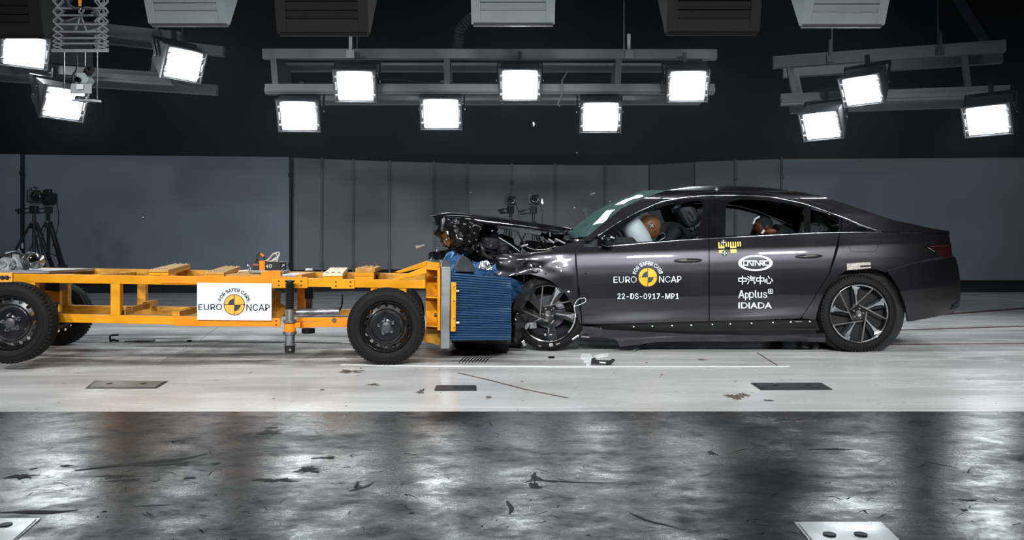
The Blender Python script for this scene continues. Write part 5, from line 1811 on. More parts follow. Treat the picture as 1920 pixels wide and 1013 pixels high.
# --- car wheels
def car_wheel(c, Rr, tilt=Matrix.Identity(3), mirror=False, broken=False, phase=0.0):
    s = -1.0 if mirror else 1.0
    A = (tilt @ Vector((0, s, 0))).normalized()
    U = (tilt @ Vector((1, 0, 0))).normalized()
    V = (tilt @ Vector((0, 0, 1))).normalized()
    wd2 = .235
    ri = Rr * .765
    def pol(r, a, y=0.0):       # a clockwise from up, degrees
        return c + A * y + (U * math.sin(R(a)) + V * math.cos(R(a))) * r
    prof = [(.05, ri - .01), (.012, ri), (.0, ri + .012), (.0, Rr * .86), (.012, Rr * .94), (.026, Rr * .975), (.042, Rr * .99)]
    for k in range(4):
        x = .045 + (wd2 - .09) * k / 4
        prof += [(x, Rr), (x + (wd2 - .09) / 4 - .009, Rr), (x + (wd2 - .09) / 4 - .009, Rr - .008), (x + (wd2 - .09) / 4, Rr - .008)]
    prof += [(wd2 - .03, Rr * .975), (wd2, Rr * .86), (wd2 - .02, ri), (wd2 - .05, ri - .01)]
    t_ = MB().lathe(prof, c, A, 64, close=True).build('tyre', 'rubber', car, smooth=35)
    g = MB()
    for k in range(72):
        a = 360 * k / 72
        p = pol(Rr * .958, a, .022)
        rr = (p - c - A * .022).normalized()
        m3 = Matrix((A.cross(rr), A, rr)).transposed()
        g.box(p, (.018, .03, .014), m3)
    tb = g.build('tread_blocks', 'rubber', t_)
    tb['kind'] = 'stuff'
    b_ = MB().lathe([(.014, ri + .002), (.006, ri - .004), (.010, ri - .014), (.05, ri - .022), (wd2 - .03, ri - .026)], c, A, 56)
    b_.f = [f for f in b_.f if len(f) == 4]
    rim = b_.build('rim', 'rim_black', car, smooth=35)
    br = MB().lathe([(.12, .0), (.12, .15), (.14, .15), (.14, 0)], c, A, 32).build('brake_disc', 'lamp_housing' if broken else 'dull_steel', car, smooth=40)
    if not mirror:
        g = MB().hexa([pol(.09, 35, .10), pol(.15, 30, .10), pol(.15, 75, .10), pol(.09, 70, .10), pol(.09, 35, .16), pol(.15, 30, .16), pol(.15, 75, .16), pol(.09, 70, .16)])
        g.build('brake_caliper', 'steel', car)
    # hub
    hub = MB().lathe([(.05, .07), (.024, .062), (.020, .03), (.018, .0)], c, A, 30).build('hub', 'rim_black', car, smooth=40)
    MB().lathe([(.02, .026), (.010, .026), (.012, .018), (.014, .0)], c, A, 20).build('hub_cap', 'rim_edge', hub, smooth=40)
    for k in range(5):
        p = pol(.045, 72 * k + phase + 20, .022)
        MB().lathe([(.01, .009), (-.006, .008), (-.006, 0)], p, A, 6).build('wheel_bolt', 'dull_steel', hub)
    re = ri - .008
    for k in range(5):
        a = 72 * k + phase
        hide = broken and k in (2, 4)
        # black spoke body
        P = [pol(.045, a - 60, .03), pol(.05, a + 5, .03), pol(re, a + 12, .022), pol(re, a - 9, .022)]
        MB().prism(P, A * .03).build('spoke_web', 'rim_black', rim)
        # bright face: flare to the rim, arc along the rim
        if not hide:
            n = 8
            oo = [pol(re, a - 9 + (47 - 3) * q / n, .006) for q in range(n + 1)]
            ii = [pol(re * (.955 - .10 * max(0, 1 - q / 2.2)), a - 9 + 44 * q / n, .006) for q in range(n + 1)]
            g = MB()
            for q in range(n):
                g.add([oo[q], oo[q + 1], ii[q + 1], ii[q]], [(0, 1, 2, 3)])
            sp = [(pol(re * .99, a - 9, .0035), pol(re * .90, a + 7, .0035)), (pol(re * .86, a - 6.5, .008), pol(re * .84, a + 3, .008)), (pol(re * .62, a - 6, .012), pol(re * .62, a - 1.2, .012)), (pol(re * .30, a - 12, .016), pol(re * .30, a - 3, .016))]
            for (p0, p1), (p2, p3) in zip(sp[:-1], sp[1:]):
                g.add([p0, p1, p3, p2], [(0, 1, 2, 3)])
            k0 = len(g.v)
            o = g.build('spoke_face', 'rim_silver', rim)
            o.modifiers.new('thick', 'SOLIDIFY').thickness = .006
        # thin tangential rib
        if not (broken and k in (1, 2)):
            MB().bar(pol(re * .985, a + 36, .010), pol(re * .30, a + 36 - 97, .022), .012, .007, up=A).build('spoke_rib', 'rim_edge', rim)
            # arc lip on the rest of the rim
            MB().tube([pol(re * .985, a + 36 + q * 4, .010) for q in range(7)], .0035, 5).build('rim_lip', 'rim_edge', rim)
    return t_
RC = .349
cw = S3(1610.5, 588, .0)
cw = Vector((cw.x, DC - .925, RC - .002))
car_wheel(cw, RC, phase=-6)
car_wheel(Vector((cw.x, DC + .925, RC - .002)), RC, mirror=True)
# front wheel: twisted and broken
# dark remains of the suspension behind the wheel
MB().lathe([(0, 0), (0, .27), (.06, .27), (.06, 0)], at(1027, 591, 7.30), (0, 1, 0), 28).build('suspension_plate', 'inner_dark', car)
tl_ = Matrix.Rotation(R(-9), 3, 'Z') @ Matrix.Rotation(R(3), 3, 'X')
cf = at(1027, 591, 7.13)
cf.z = RC - .008
car_wheel(cf, RC * .985, tl_, broken=True, phase=26)
car_wheel(Vector((.12, DC + .925, RC - .002)), RC, mirror=True)
# liner torn over the front wheel, struts
def fix(px, py, D):
    return at(px, py, D)
def wsheet(rows_, name, m, amp=.01, smooth=55, parent=None, fr=1.0):
    return sheet(rows_, name, m, amp, 9 * fr, parent or car, lambda x, y, d: at(x, y, d), smooth)
wsheet([[(962, 583, 7.02), (968, 560, 7.0), (980, 540, 7.0), (995, 524, 7.05)], [(975, 590, 7.06), (985, 570, 7.04), (996, 553, 7.04), (1006, 545, 7.06)]], 'wheel_liner', 'black_plastic', .02)
wsheet([[(963, 600, 7.0), (966, 586, 6.98), (974, 585, 7.0), (990, 590, 7.04)], [(961, 625, 7.0), (966, 640, 6.99), (972, 648, 7.0), (978, 640, 7.05)]], 'wheel_liner', 'wreck_plastic', .02)
wsheet([[(982, 530, 7.25), (1010, 521, 7.25), (1036, 534, 7.25), (1060, 556, 7.25), (1076, 582, 7.25)], [(980, 545, 7.5), (1010, 530, 7.5), (1036, 540, 7.5), (1056, 560, 7.5), (1070, 582, 7.5)]], 'wheel_liner', 'inner_dark', .01)
for k, (px, py, lx, lz, m, rot) in enumerate(((999, 611, .065, .05, 'dull_steel', .05), (982, 644, .03, .05, 'crumpled_silver', .5), (1033, 647, .035, .028, 'crumpled_silver', .2), (1079, 633, .075, .016, 'rim_silver', .55), (1097, 632, .075, .012, 'steel', -.12), (1028, 620, .01, .05, 'steel', 0), (1022, 628, .02, .02, 'steel', .4), (1032, 628, .03, .01, 'steel', .1), (1046, 645, .04, .01, 'dull_steel', .3), (1012, 649, .03, .01, 'dull_steel', -.2), (1025, 601, .03, .012, 'steel', -.4), (1036, 604, .04, .01, 'rim_edge', .8))):
    MB().box(at(px, py, 7.04), (lx, .02, lz), (0, -rot, .2)).build('broken_rim_piece', m, car, bevel=.003)
# thin wire hoop flung from the wheel
P = smooth_curve([at(x, y, 6.98) for x, y in ((1076, 575), (1080, 566), (1087, 559), (1092, 560), (1097, 558), (1099, 565), (1095, 568), (1086, 572), (1076, 575), (1080, 595))], 40, 1)
MB().tube([Vector(p) for p in P], .0022, 5).build('torn_wire', 'lamp_clip', car)
wsheet([[(1084, 559, 6.98), (1090, 557, 6.98), (1096, 561, 6.98)], [(1087, 567, 6.97), (1091, 565, 6.98), (1098, 566, 6.98)]], 'torn_film', 'clear_piece', .01)

# --- hood: lifted and buckled
def hood():
    n, nt = 44, 25
    up = resample([Vector((*p, 0)) for p in [(809, 404), (830, 399.5), (850, 398.6), (881, 400.8), (931, 405.4), (981, 413.8), (1025, 420.5), (1065, 427.2), (1075, 429)]], n)
    lo = resample([Vector((*p, 0)) for p in [(811, 407), (830, 409), (850, 411), (881, 415), (921, 422.5), (981, 428), (1048, 437.5), (1060, 434.5), (1073, 430)]], n)
    rows = []
    YN_ = DC - .78
    for i in range(n):
        a, b_ = at(up[i][0], up[i][1], YN_ + .03), at(lo[i][0], lo[i][1], YN_)
        f = i / (n - 1)
        ed = .85 + .15 * min(1, f * 3)
        row = [Vector((b_.x, b_.y + .04, b_.z + .005)), b_, lerp(b_, a, .3) - Vector((0, .012, 0)), lerp(b_, a, .62) - Vector((0, .010, 0)), lerp(b_, a, .88) + Vector((0, .002, 0)), a + Vector((0, .015, 0))]
        for j in range(1, nt):
            t = j / (nt - 1)
            y = a.y + .02 + t * (1.50)
            arch = math.sin(pi * min(1, t * 1.02)) * .02 - .10 * t
            buck = .025 * noise.noise(Vector((f * 3, t * 2.5, 5))) + .02 * math.exp(-((f - .22) / .06) ** 2)
            row.append(Vector((a.x - .05 * math.sin(pi * t) * (1 - f), y, a.z + arch * (.6) + buck * math.sin(pi * t))))
        rows.append(row)
    o = MB().grid([r[4:] for r in rows]).build('hood', 'paint', car, smooth=50)
    fl = MB().grid([r[:5] for r in rows]).build('hood_flange', 'black_gloss', o, smooth=50)  # near edge in black gloss: its underside shade put into the colour
    fl.modifiers.new('thick', 'SOLIDIFY').thickness = .004
    s = o.modifiers.new('thick', 'SOLIDIFY')
    s.thickness = .012
    s.offset = -1
    return o
hd = hood()
hd['label'] = 'bent up hood'
MB().tube([at(x, y, 7.3) for x, y in ((884, 402), (886, 405.5), (882, 409), (876, 408), (873, 405))], .007, 5).build('hood_latch', 'clear_piece', car)
# --- front mess: bumper cover, lamp, engine bay pieces
wsheet([[(817, 409, 7.2), (820, 425, 7.12), (818, 440, 7.1), (830, 457, 7.1), (845, 470, 7.1), (858, 477, 7.15)],
        [(832, 408, 7.1), (838, 424, 7.0), (840, 440, 6.98), (848, 456, 6.98), (858, 468, 7.0), (868, 476, 7.05)],
        [(850, 410, 7.1), (856, 428, 7.0), (862, 442, 6.97), (868, 456, 6.97), (876, 466, 7.0), (882, 474, 7.05)],
        [(872, 412, 7.2), (880, 430, 7.15), (884, 446, 7.12), (890, 458, 7.12), (897, 468, 7.12), (902, 478, 7.12)]], 'bumper_cover', 'wreck_plastic', .06, 40)
wsheet([[(828, 441, 6.98), (833, 432, 6.97), (836, 440, 6.97), (843, 448, 6.96)], [(832, 452, 6.97), (836, 450, 6.93), (841, 452, 6.93), (845, 456, 6.95)], [(838, 461, 6.97), (841, 463, 6.95), (843, 462, 6.95), (844, 458, 6.97)]], 'headlamp_lens', 'lens_amber', .012)
wsheet([[(829, 410, 7.0), (832, 409, 7.0), (835, 409, 7.0)], [(827, 422, 6.96), (830, 422, 6.95), (833, 421, 6.96)], [(826, 434, 6.98), (829, 434, 6.96), (831, 432, 6.98)]], 'lamp_strip', 'lamp_frame', .01)
wsheet([[(836, 434, 6.95), (840, 434, 6.95)], [(840, 442, 6.94), (843, 441, 6.95)]], 'lamp_strip', 'crumpled_silver', .005)
wsheet([[(802, 487, 7.3), (805, 475.5, 7.35), (825, 471, 7.35), (843, 467.5, 7.35)], [(806, 488, 7.25), (820, 487, 7.22), (836, 486, 7.22), (845, 480, 7.25)]], 'torn_flap', 'wreck_plastic', .02)
wsheet([[(858, 478, 7.15), (880, 480, 7.12), (900, 482, 7.12), (930, 479, 7.1)], [(884, 490, 7.2), (895, 495, 7.2), (915, 500, 7.2), (935, 505, 7.15)]], 'crash_beam', 'wreck_plastic', .03)
def bay():
    """dark machinery of the engine bay, piece by piece"""
    r = random.Random(11)
    for k in range(44):
        px, py = r.uniform(846, 945), r.uniform(420, 477)
        if py < 418 + (px - 846) * .1 or (px > 915 and py < 435 + (px - 915) * .7):
            continue
        c = at(px, py, r.uniform(7.1, 8.4))
        kind = r.random()
        m = r.choice(['inner_dark', 'inner_dark', 'inner_dark', 'black_plastic', 'wreck_plastic'])
        s = r.uniform(.05, .13)
        g = MB()
        rot = Euler((r.uniform(0, 6), r.uniform(0, 6), r.uniform(0, 6))).to_matrix()
        if kind < .45:
            g.box(c, (s * 2, s * 1.3, s), rot)
        elif kind < .75 or py < 455:
            g.lathe([(0, s * .4), (0, s * .8), (s, s * .8), (s, s * .5), (s * 1.4, s * .4), (s * 1.4, 0)], c, rot @ Vector((0, 0, 1)), 12)
        else:
            g.tube(smooth_curve([c, c + rot @ Vector((s, .02, s)), c + rot @ Vector((2 * s, -s, 0)), c + rot @ Vector((3 * s, 0, -s))], 14, 2).tolist() and [Vector(q) for q in smooth_curve([c, c + rot @ Vector((s, .02, s)), c + rot @ Vector((2 * s, -s, 0)), c + rot @ Vector((3 * s, 0, -s))], 14, 2)], .018, 6)
        g.build('engine_bay_part', m, car, bevel=.006, smooth=40)
    for (px, py, s, m) in ((881, 426, .012, 'shard_white'), (877, 441, .012, 'steel'), (881, 442, .010, 'steel'), (880, 453, .026, 'dull_steel'), (920, 461, .02, 'crumpled_silver'), (897, 461, .012, 'steel'), (888, 424, .02, 'dull_steel'), (890, 438, .016, 'dull_steel'), (893, 450, .02, 'dull_steel'), (871, 421, .03, 'dull_steel'), (889, 437, .014, 'dull_steel'), (923, 433, .02, 'steel'), (912, 450, .015, 'dull_steel'), (902, 430, .014, 'dull_steel'), (870, 457, .016, 'dull_steel'), (895, 472, .02, 'dull_steel'), (905, 466, .03, 'dull_steel')):
        g = MB().box(at(px, py, 7.02), (s * .9, s * .5, s * .5), (px, py, .4))
        g.build('shiny_fragment', m, car, bevel=.003)
bay()
wsheet([[(862, 418, 8.3), (890, 424, 8.4), (915, 432, 8.4), (925, 440, 8.4)], [(862, 450, 8.2), (890, 455, 8.3), (915, 462, 8.3), (940, 466, 8.3)], [(862, 480, 8.2), (890, 482, 8.2), (920, 482, 8.2), (960, 478, 8.2)]], 'radiator_pack', 'inner_dark', .05)
# strut across the gap, cowl pieces, wiper arms
MB().bar(at(922, 440, 7.4), at(975, 470, 7.25), .05, .05).build('bay_strut', 'black_gloss', car, bevel=.008)
MB().tube([at(935, 446, 7.2), at(958, 460, 7.2), at(974, 472, 7.2)], .007, 6).build('hood_prop', 'steel', car)
wsheet([[(937, 468, 7.3), (944, 463, 7.3), (950, 469, 7.3)], [(937, 474, 7.25), (946, 474, 7.25), (953, 475, 7.25)]], 'washer_bottle', 'screen_glass', .01)
P = smooth_curve([at(x, y, 7.3) for x, y in ((981, 453, ), (985, 464), (1003, 470), (1025, 469), (1042, 463))], 24, 2)
MB().tube([Vector(p) for p in P], .03, 8).build('cowl_pipe', 'wreck_plastic', car, smooth=50)
wsheet([[(982, 452, 7.4), (1005, 452, 7.5), (1030, 455, 7.5), (1058, 452, 7.4)], [(985, 462, 7.3), (1005, 466, 7.3), (1030, 466, 7.3), (1062, 458, 7.25)]], 'cowl', 'wreck_plastic', .05)
wsheet([[(1058, 452, 7.3), (1075, 448, 7.3), (1095, 449, 7.25)], [(1060, 458, 7.2), (1080, 453, 7.2), (1098, 452, 7.2)]], 'cowl', 'paint', .01)
for pts in ([(1013, 443), (1020, 455)], [(1028, 448), (1039, 456)], [(1041, 448), (1060, 457)], [(1031, 436), (1032, 444)], [(978, 462), (990, 459)]):
    MB().tube([at(x, y, 7.15) for x, y in pts], .008, 6).build('wiper_piece', 'steel', car)
MB().box(at(1080, 453, 7.16), (.045, .02, .012), (0, .05, 0)).build('washer_nozzle', 'chrome', car)
wsheet([[(1015, 432, 8.0), (1040, 438, 7.9), (1062, 440, 7.8)], [(1010, 446, 7.6), (1035, 450, 7.5), (1055, 452, 7.4)]], 'hood_hinge', 'black_plastic', .04)
# things left of the wheel, under the barrier
wsheet([[(846, 642, 7.3), (890, 643, 7.3), (930, 645, 7.3), (968, 640, 7.25)], [(860, 655, 7.6), (900, 660, 7.6), (940, 664, 7.6), (980, 664, 7.5)]], 'undertray', 'black_plastic', .03)
MB().hexa([at(846, 640, 7.6), at(980, 640, 7.6), at(985, 640, 8.9), at(850, 640, 8.9), at(846, 490, 7.6), at(980, 484, 7.6), at(985, 474, 8.9), at(850, 478, 8.9)]).build('crushed_structure', 'inner_dark', car)
for (px, py, s, m, r) in ((1002, 506, .05, 'crumpled_silver', .4), (996, 498, .02, 'shard_white', 1.), (1013, 500, .016, 'shard_white', .6), (1052, 508, .016, 'shard_white', 1.2), (1057, 500, .014, 'shard_white', .4), (1066, 547, .02, 'shard_white', .1), (1047, 500, .012, 'marker_black', .2), (1038, 507, .014, 'marker_black', .8), (1023, 512, .014, 'marker_black', .3), (1099, 512, .014, 'marker_black', .3), (1068, 544, .012, 'marker_black', .3)):
    MB().box(S3(px, py, .012), (s, .008, s * .6), (0, r, 0)).build('glass_fragment', m, car)

# --- markings on the flank
So = lambda k: (lambda x, y: S3(x, y, k))
letter_rect('EURO', 1150.5, (518.8, 518.4), 1193.5, (530.6, 530.2), So(.003), 'letter_white', fdoor, .15)
letter_rect('NCAP', 1236, (518, 517.8), 1277.5, (530, 529.8), So(.003), 'letter_white', fdoor, .15)
letter_arc('FOR SAFER CARS', 1214.6, 520, 22.5, 29.5, -75, 75, So(.003), 'letter_white', fdoor, .25)
emblem(1214.6, 520, 17.8, So(.002), So(.004), So(.006), 'emblem_amber', 'letter_dark', fdoor)
letter_rect('22-DS-0917-MP1', 1157.8, 550.6, 1272.5, 561, So(.003), 'letter_white', fdoor, .38, space=1.06)
# oval maker's badge and stylised capitals
sector(1416.5, 493.4, 11.9, 14.9, 0, 360, So(.003), 'letter_white', rdoor, 'badge_ring', 48, 2.17)
cx = 1394
strokes([[(1401, 489.4), (1394.5, 489.4), (1394.5, 497.4), (1401, 497.4)], [(1402.2, 497.8), (1402.2, 489.4), (1404, 489.4), (1409.8, 497.6)],
         [(1406.5, 489.4), (1418.0, 489.4)], [(1412.2, 489.4), (1412.2, 497.8)], [(1416.2, 497.8), (1416.2, 490.4), (1418, 489.4), (1423.6, 497.6)],
         [(1424.8, 497.8), (1424.8, 489.4), (1431.2, 489.4), (1431.2, 493.6), (1425.5, 493.6), (1431.6, 497.6)], [(1439.2, 489.4), (1433.6, 489.4), (1433.6, 497.4), (1439.2, 497.4)]], 1.9, So(.003), 'letter_white', rdoor)
def cjk(x, y, s, lines, w=1.7):
    strokes([[(x + a * s, y + b_ * s) for a, b_ in ln] for ln in lines], w, So(.003), 'letter_white', rdoor)
zhong = [[(.06, .28), (.94, .28), (.94, .66), (.06, .66), (.06, .28)], [(.5, .04), (.5, 1.0)]]
qi = [[(.08, .10), (.24, .20)], [(.03, .38), (.20, .48)], [(.06, .98), (.24, .64)], [(.46, .02), (.34, .34)], [(.42, .18), (.96, .18)], [(.44, .36), (.90, .36)], [(.36, .54), (.82, .54), (.84, .86), (.90, .96), (.98, .82)]]
xin = [[(.10, .50), (.04, .82)], [(.26, .40), (.26, .84), (.36, .94), (.68, .94), (.74, .74)], [(.44, .10), (.56, .34)], [(.80, .40), (.96, .70)]]
cjk(1384.2, 517.4, 15.6, zhong)
cjk(1400.8, 517.2, 15.6, qi, 1.5)
cjk(1417.6, 517.0, 15.6, zhong)
cjk(1433.8, 516.8, 15.6, xin)
letter_rect('A', 1384.5, 544.5, 1395.8, 559.2, So(.003), 'letter_white', rdoor, .32)
letter_rect('p', 1397.2, 549.2, 1403.6, 562.8, So(.003), 'letter_white', rdoor, .32)
letter_rect('plus', 1405, 544.5, 1438.3, 562.6, So(.003), 'letter_white', rdoor, .32)
strokes([[(1441.2, 542.6), (1447.6, 542.6), (1448.6, 543.6), (1448.6, 549.2), (1447.6, 550.2), (1441.6, 550.2), (1440.6, 549.2), (1440.6, 543.2), (1441.2, 542.6)], [(1444.6, 544.2), (1444.6, 548.6)], [(1442.4, 546.4), (1446.8, 546.4)]], 1.0, So(.003), 'letter_white', rdoor)
letter_rect('IDIADA', 1384.8, 567.4, 1446.8, 578.4, So(.003), 'letter_white', rdoor, .35, plain=True)
# yellow ruler sticker with its two round targets
def patch(poly, m, off, name='ruler_sticker', par=None):
    g = MB()
    P = [S3(x, y, off) for x, y in poly]
    c = sum(P, Vector()) / len(P)
    g.add(P, [tuple(range(len(P)))])
    return g.build(name, m, par or rdoor)
patch([(1347, 462.6), (1358.5, 462.6), (1358.5, 474.5), (1348.4, 475)], 'marker_yellow', .003)
patch([(1369, 462.4), (1380.6, 462), (1381, 474.0), (1370, 474.4)], 'marker_yellow', .003)
for k in range(10):
    x = 1346.6 + k * 4.45
    patch([(x, 454.4 - k * .12), (x + 2.3, 454.3 - k * .12), (x + 2.9, 463.2 - k * .12), (x + .6, 463.3 - k * .12)], 'marker_yellow', .004)
def target(x, y, r, Sf, par, name='round_target'):
    sector(x, y, 0, r, 0, 360, Sf(.005), 'marker_black', par, name, 20)
    for (a, b_) in ((0, 0), (-.55, 0), (.55, 0), (0, -.55), (0, .55)):
        sector(x + a * r, y + b_ * r, 0, r * .2, 0, 360, Sf(.007), 'marker_white', par, 'target_dot', 8)
target(1356.5, 454.8, 5.6, So, rdoor)
target(1359, 474.6, 5.6, So, rdoor)
target(1343.5, 355.2, 4.0, So, car)

# --- cabin
YS_ = DC - .37
def cab(px, py, y):
    return at(px, py, y)
# dashboard
P = [at(1072, 452, DC), at(1120, 446, DC), at(1165, 448, DC), at(1172, 456, DC), at(1160, 480, DC), at(1080, 480, DC)]
MB().prism([p - Vector((0, .78, 0)) for p in P], (0, 1.56, 0)).build('dashboard', 'seat_dark', car, bevel=.01)
def seat(x, y, lean, name, m, head=True, wdt=.50, h=.66, label=None):
    ca, sa = math.cos(lean), math.sin(lean)
    def q(u, v):                # u forward thickness, v up along the back
        return Vector((x + v * sa - u * ca, 0, .50 + v * ca + u * sa))
    rows_ = []
    prof = [(.0, 0), (.10, .0), (.13, .15), (.10, .35), (.09, h - .1), (.05, h), (-.03, h - .03), (-.05, .3), (-.04, 0), (.0, 0)]
    for j in range(9):
        t = -1 + 2 * j / 8
        wy = wdt / 2 * t
        bul = .03 * (abs(t) > .7) 
        rows_.append([q(u + bul * (u > .05), v * (1 - .05 * t * t)) + Vector((0, y + wy, 0)) for u, v in prof])
    g = MB().grid(rows_)
    for r in (rows_[0][::-1], rows_[-1]):
        g.add(r[:-1], [tuple(range(len(r) - 1))])
    b_ = g.build('seat_back', m, car, smooth=50)
    if label:
        b_['label'] = label
    if head:
        hc = q(.03, h + .13) + Vector((0, y, 0))
        g = MB().ball(hc, (.06, .14, .10), 14, 10, Matrix.Rotation(lean, 3, 'Y'))
        for k, v in enumerate(g.v):
            d = Vector(v) - hc
            g.v[k] = tuple(hc + Vector((d.x, max(-.12, min(.12, d.y * 1.25)), d.z)))
        hr = g.build('headrest', 'seat_grey' if y < DC else m, car, smooth=60)
        for s in (-.05, .05):
            MB().tube([q(.03, h - .04) + Vector((0, y + s, 0)), hc + Vector((0, s, 0))], .008, 6).build('headrest_post', 'steel', hr)
    MB().box((x - .24, y, .44), (.52, wdt, .16), (0, -.12, 0)).build('seat_cushion', m, car, bevel=.03)
sx = at(1300, 440, YS_).x
seat(sx - .02, YS_, .22, 'front_seat', 'seat_dark')
seat(sx, DC + .37, .22, 'front_seat', 'seat_dark')
rx = at(1500, 440, DC).x
MB().box((rx + .14, DC - .02, .66), (.16, 1.36, .62), (0, .32, 0)).build('rear_bench_back', 'seat_dark', car, bevel=.03)
MB().box((rx - .22, DC, .42), (.5, 1.36, .16)).build('rear_bench_cushion', 'seat_dark', car, bevel=.03)
MB().box((rx + .55, DC, .93), (.7, 1.3, .03)).build('parcel_shelf', 'inner_dark', car)
# front headrest turned in the crash: a big dark grey pad seen in the window
c = at(1287, 403, YS_ - .05)
g = MB().box(c, (.16, .26, .24), (0, -.5, .1))
g.build('headrest_pad', 'seat_grey', car, bevel=.05)
MB().tube(smooth_curve([at(1290, 396, YS_ - .19), at(1297, 403, YS_ - .19), at(1301, 412, YS_ - .19), at(1297, 417, YS_ - .19), at(1291, 409, YS_ - .19), at(1290, 396, YS_ - .19)], 20, 1).tolist() and [Vector(p) for p in smooth_curve([at(1290, 396, YS_ - .19), at(1297, 403, YS_ - .19), at(1301, 412, YS_ - .19), at(1297, 417, YS_ - .19), at(1291, 409, YS_ - .19), at(1290, 396, YS_ - .19)], 20, 1)], .006, 5).build('headrest_logo', 'seat_dark', car)
P = smooth_curve([at(1246, 386, YS_ + .2), at(1252, 405, YS_ + .2), at(1262, 425, YS_ + .2), at(1275, 440, YS_ + .2)], 20, 2)
MB().tube([Vector(p) for p in P], .055, 8).build('side_bolster', 'inner_dark', car, smooth=60)
# steering wheel and its airbag
c = at(1168, 446, YS_)
ax = Vector((.88, 0, .48)).normalized()
ring = []
u_ = ax.orthogonal().normalized()
w2 = ax.cross(u_)
sw = MB().tube([c + (u_ * math.cos(2 * pi * k / 32) + w2 * math.sin(2 * pi * k / 32)) * .185 for k in range(33)], .015, 8, cap=False).build('steering_wheel', 'black_plastic', car, smooth=60)
MB().bar(c - u_ * .18, c + u_ * .18, .03, .02).build('wheel_spoke', 'black_plastic', sw)
# airbag cushion
def cushion(c, ax, rad, th, name, m, parent, squash=(1, 1)):
    ax = ax.normalized()
    u = Vector((0, 1, 0))
    w_ = ax.cross(u).normalized()
    prof = []
    for k in range(11):
        t = pi * k / 10
        prof.append((-math.cos(t) * th * (1 if k else 1), rad * math.sin(t) ** .62))
    g = MB()
    n = 28
    for h, r in prof:
        for j in range(n):
            a = 2 * pi * j / n
            p = c + ax * h + (u * math.cos(a) * squash[0] + w_ * math.sin(a) * squash[1]) * r
            nn = noise.noise(p * 5) * .012
            g.v.append(tuple(p + ax * nn))
    for i in range(10):
        for j in range(n):
            g.f.append((i * n + j, i * n + (j + 1) % n, (i + 1) * n + (j + 1) % n, (i + 1) * n + j))
    return g.build(name, m, parent, smooth=70)
bagax = Vector((.84, 0, .54))
ab = cushion(at(1190, 440, YS_ - .06), bagax, .25, .115, 'airbag', 'airbag', car, (1.0, 1.0))
MB().box(at(1193.5, 419.5, YS_ - .262), (.035, .006, .014)).build('airbag_label', 'marker_black', ab)
MB().box(at(1204, 429, YS_ - .262), (.014, .006, .006), (0, .4, 0)).build('airbag_label', 'marker_black', ab)
# window curtain edge, belt
MB().tube([at(1236, 440, YS_ - .15), at(1243, 436, YS_ - .18), at(1250, 443, YS_ - .2), at(1236, 452, YS_ - .2)], .006, 5).build('sensor_wire', 'dull_steel', car)
g = MB().bar(at(1275, 426, YS_ - .22), at(1318, 452, YS_ - .3), .05, .004)
g.build('seat_belt', 'inner_dark', car)

# ------------------------------------------------------------------ crash test dummies
def body_skin(name, joints, edges, m, parent, root=0, levels=2):
    me = bpy.data.meshes.new(name)
    inv = world_of(parent).inverted() if parent else Matrix.Identity(4)
    me.from_pydata([tuple(inv @ Vector(j[:3])) for j in joints], edges, [])
    o = bpy.data.objects.new(name, me)
    COL.objects.link(o)
    sk = o.modifiers.new('skin', 'SKIN')
    for i, j in enumerate(joints):
        r = j[3] if isinstance(j[3], (tuple, list)) else (j[3], j[3])
        me.skin_vertices[0].data[i].radius = r
    me.skin_vertices[0].data[root].use_root = True
    sb = o.modifiers.new('sub', 'SUBSURF')
    sb.levels = levels
    sb.render_levels = levels
    me.materials.append(MATS[m])
    for p in me.polygons:
        p.use_smooth = True
    sk.use_smooth_shade = True
    if parent:
        o.parent = parent
    return o
hx = at(1219, 425, YS_ - .05)
d1 = thing('crash_test_dummy', 'brown headed crash test dummy pressed into the white airbag at the front window', 'crash test dummy', (hx.x + .35, YS_, .45))
H = lambda dx, dy, dz: hx + Vector((dx, dy, dz))
J = [(*H(.42, .05, -.42), (.15, .13)), (*H(.36, .05, -.20), (.14, .12)), (*H(.24, .05, -.02), (.17, .14)), (*H(.14, .04, -.02), (.08, .08)), (*H(.05, .0, -.02), (.06, .06)),
     (*H(.20, -.16, -.06), .06), (*H(.08, -.19, -.24), .045), (*H(-.12, -.10, -.22), .035), (*H(.20, .26, -.06), .06), (*H(.08, .29, -.24), .045), (*H(-.12, .18, -.22), .035),
     (*H(.30, -.10, -.48), .085), (*H(-.05, -.12, -.40), .065), (*H(-.20, -.12, -.62), .05), (*H(.30, .20, -.48), .085), (*H(-.05, .22, -.40), .065), (*H(-.20, .22, -.62), .05)]
E_ = [(0, 1), (1, 2), (2, 3), (3, 4), (2, 5), (5, 6), (6, 7), (2, 8), (8, 9), (9, 10), (0, 11), (11, 12), (12, 13), (0, 14), (14, 15), (15, 16)]
body_skin('body', J, E_, 'dummy_shirt', d1)
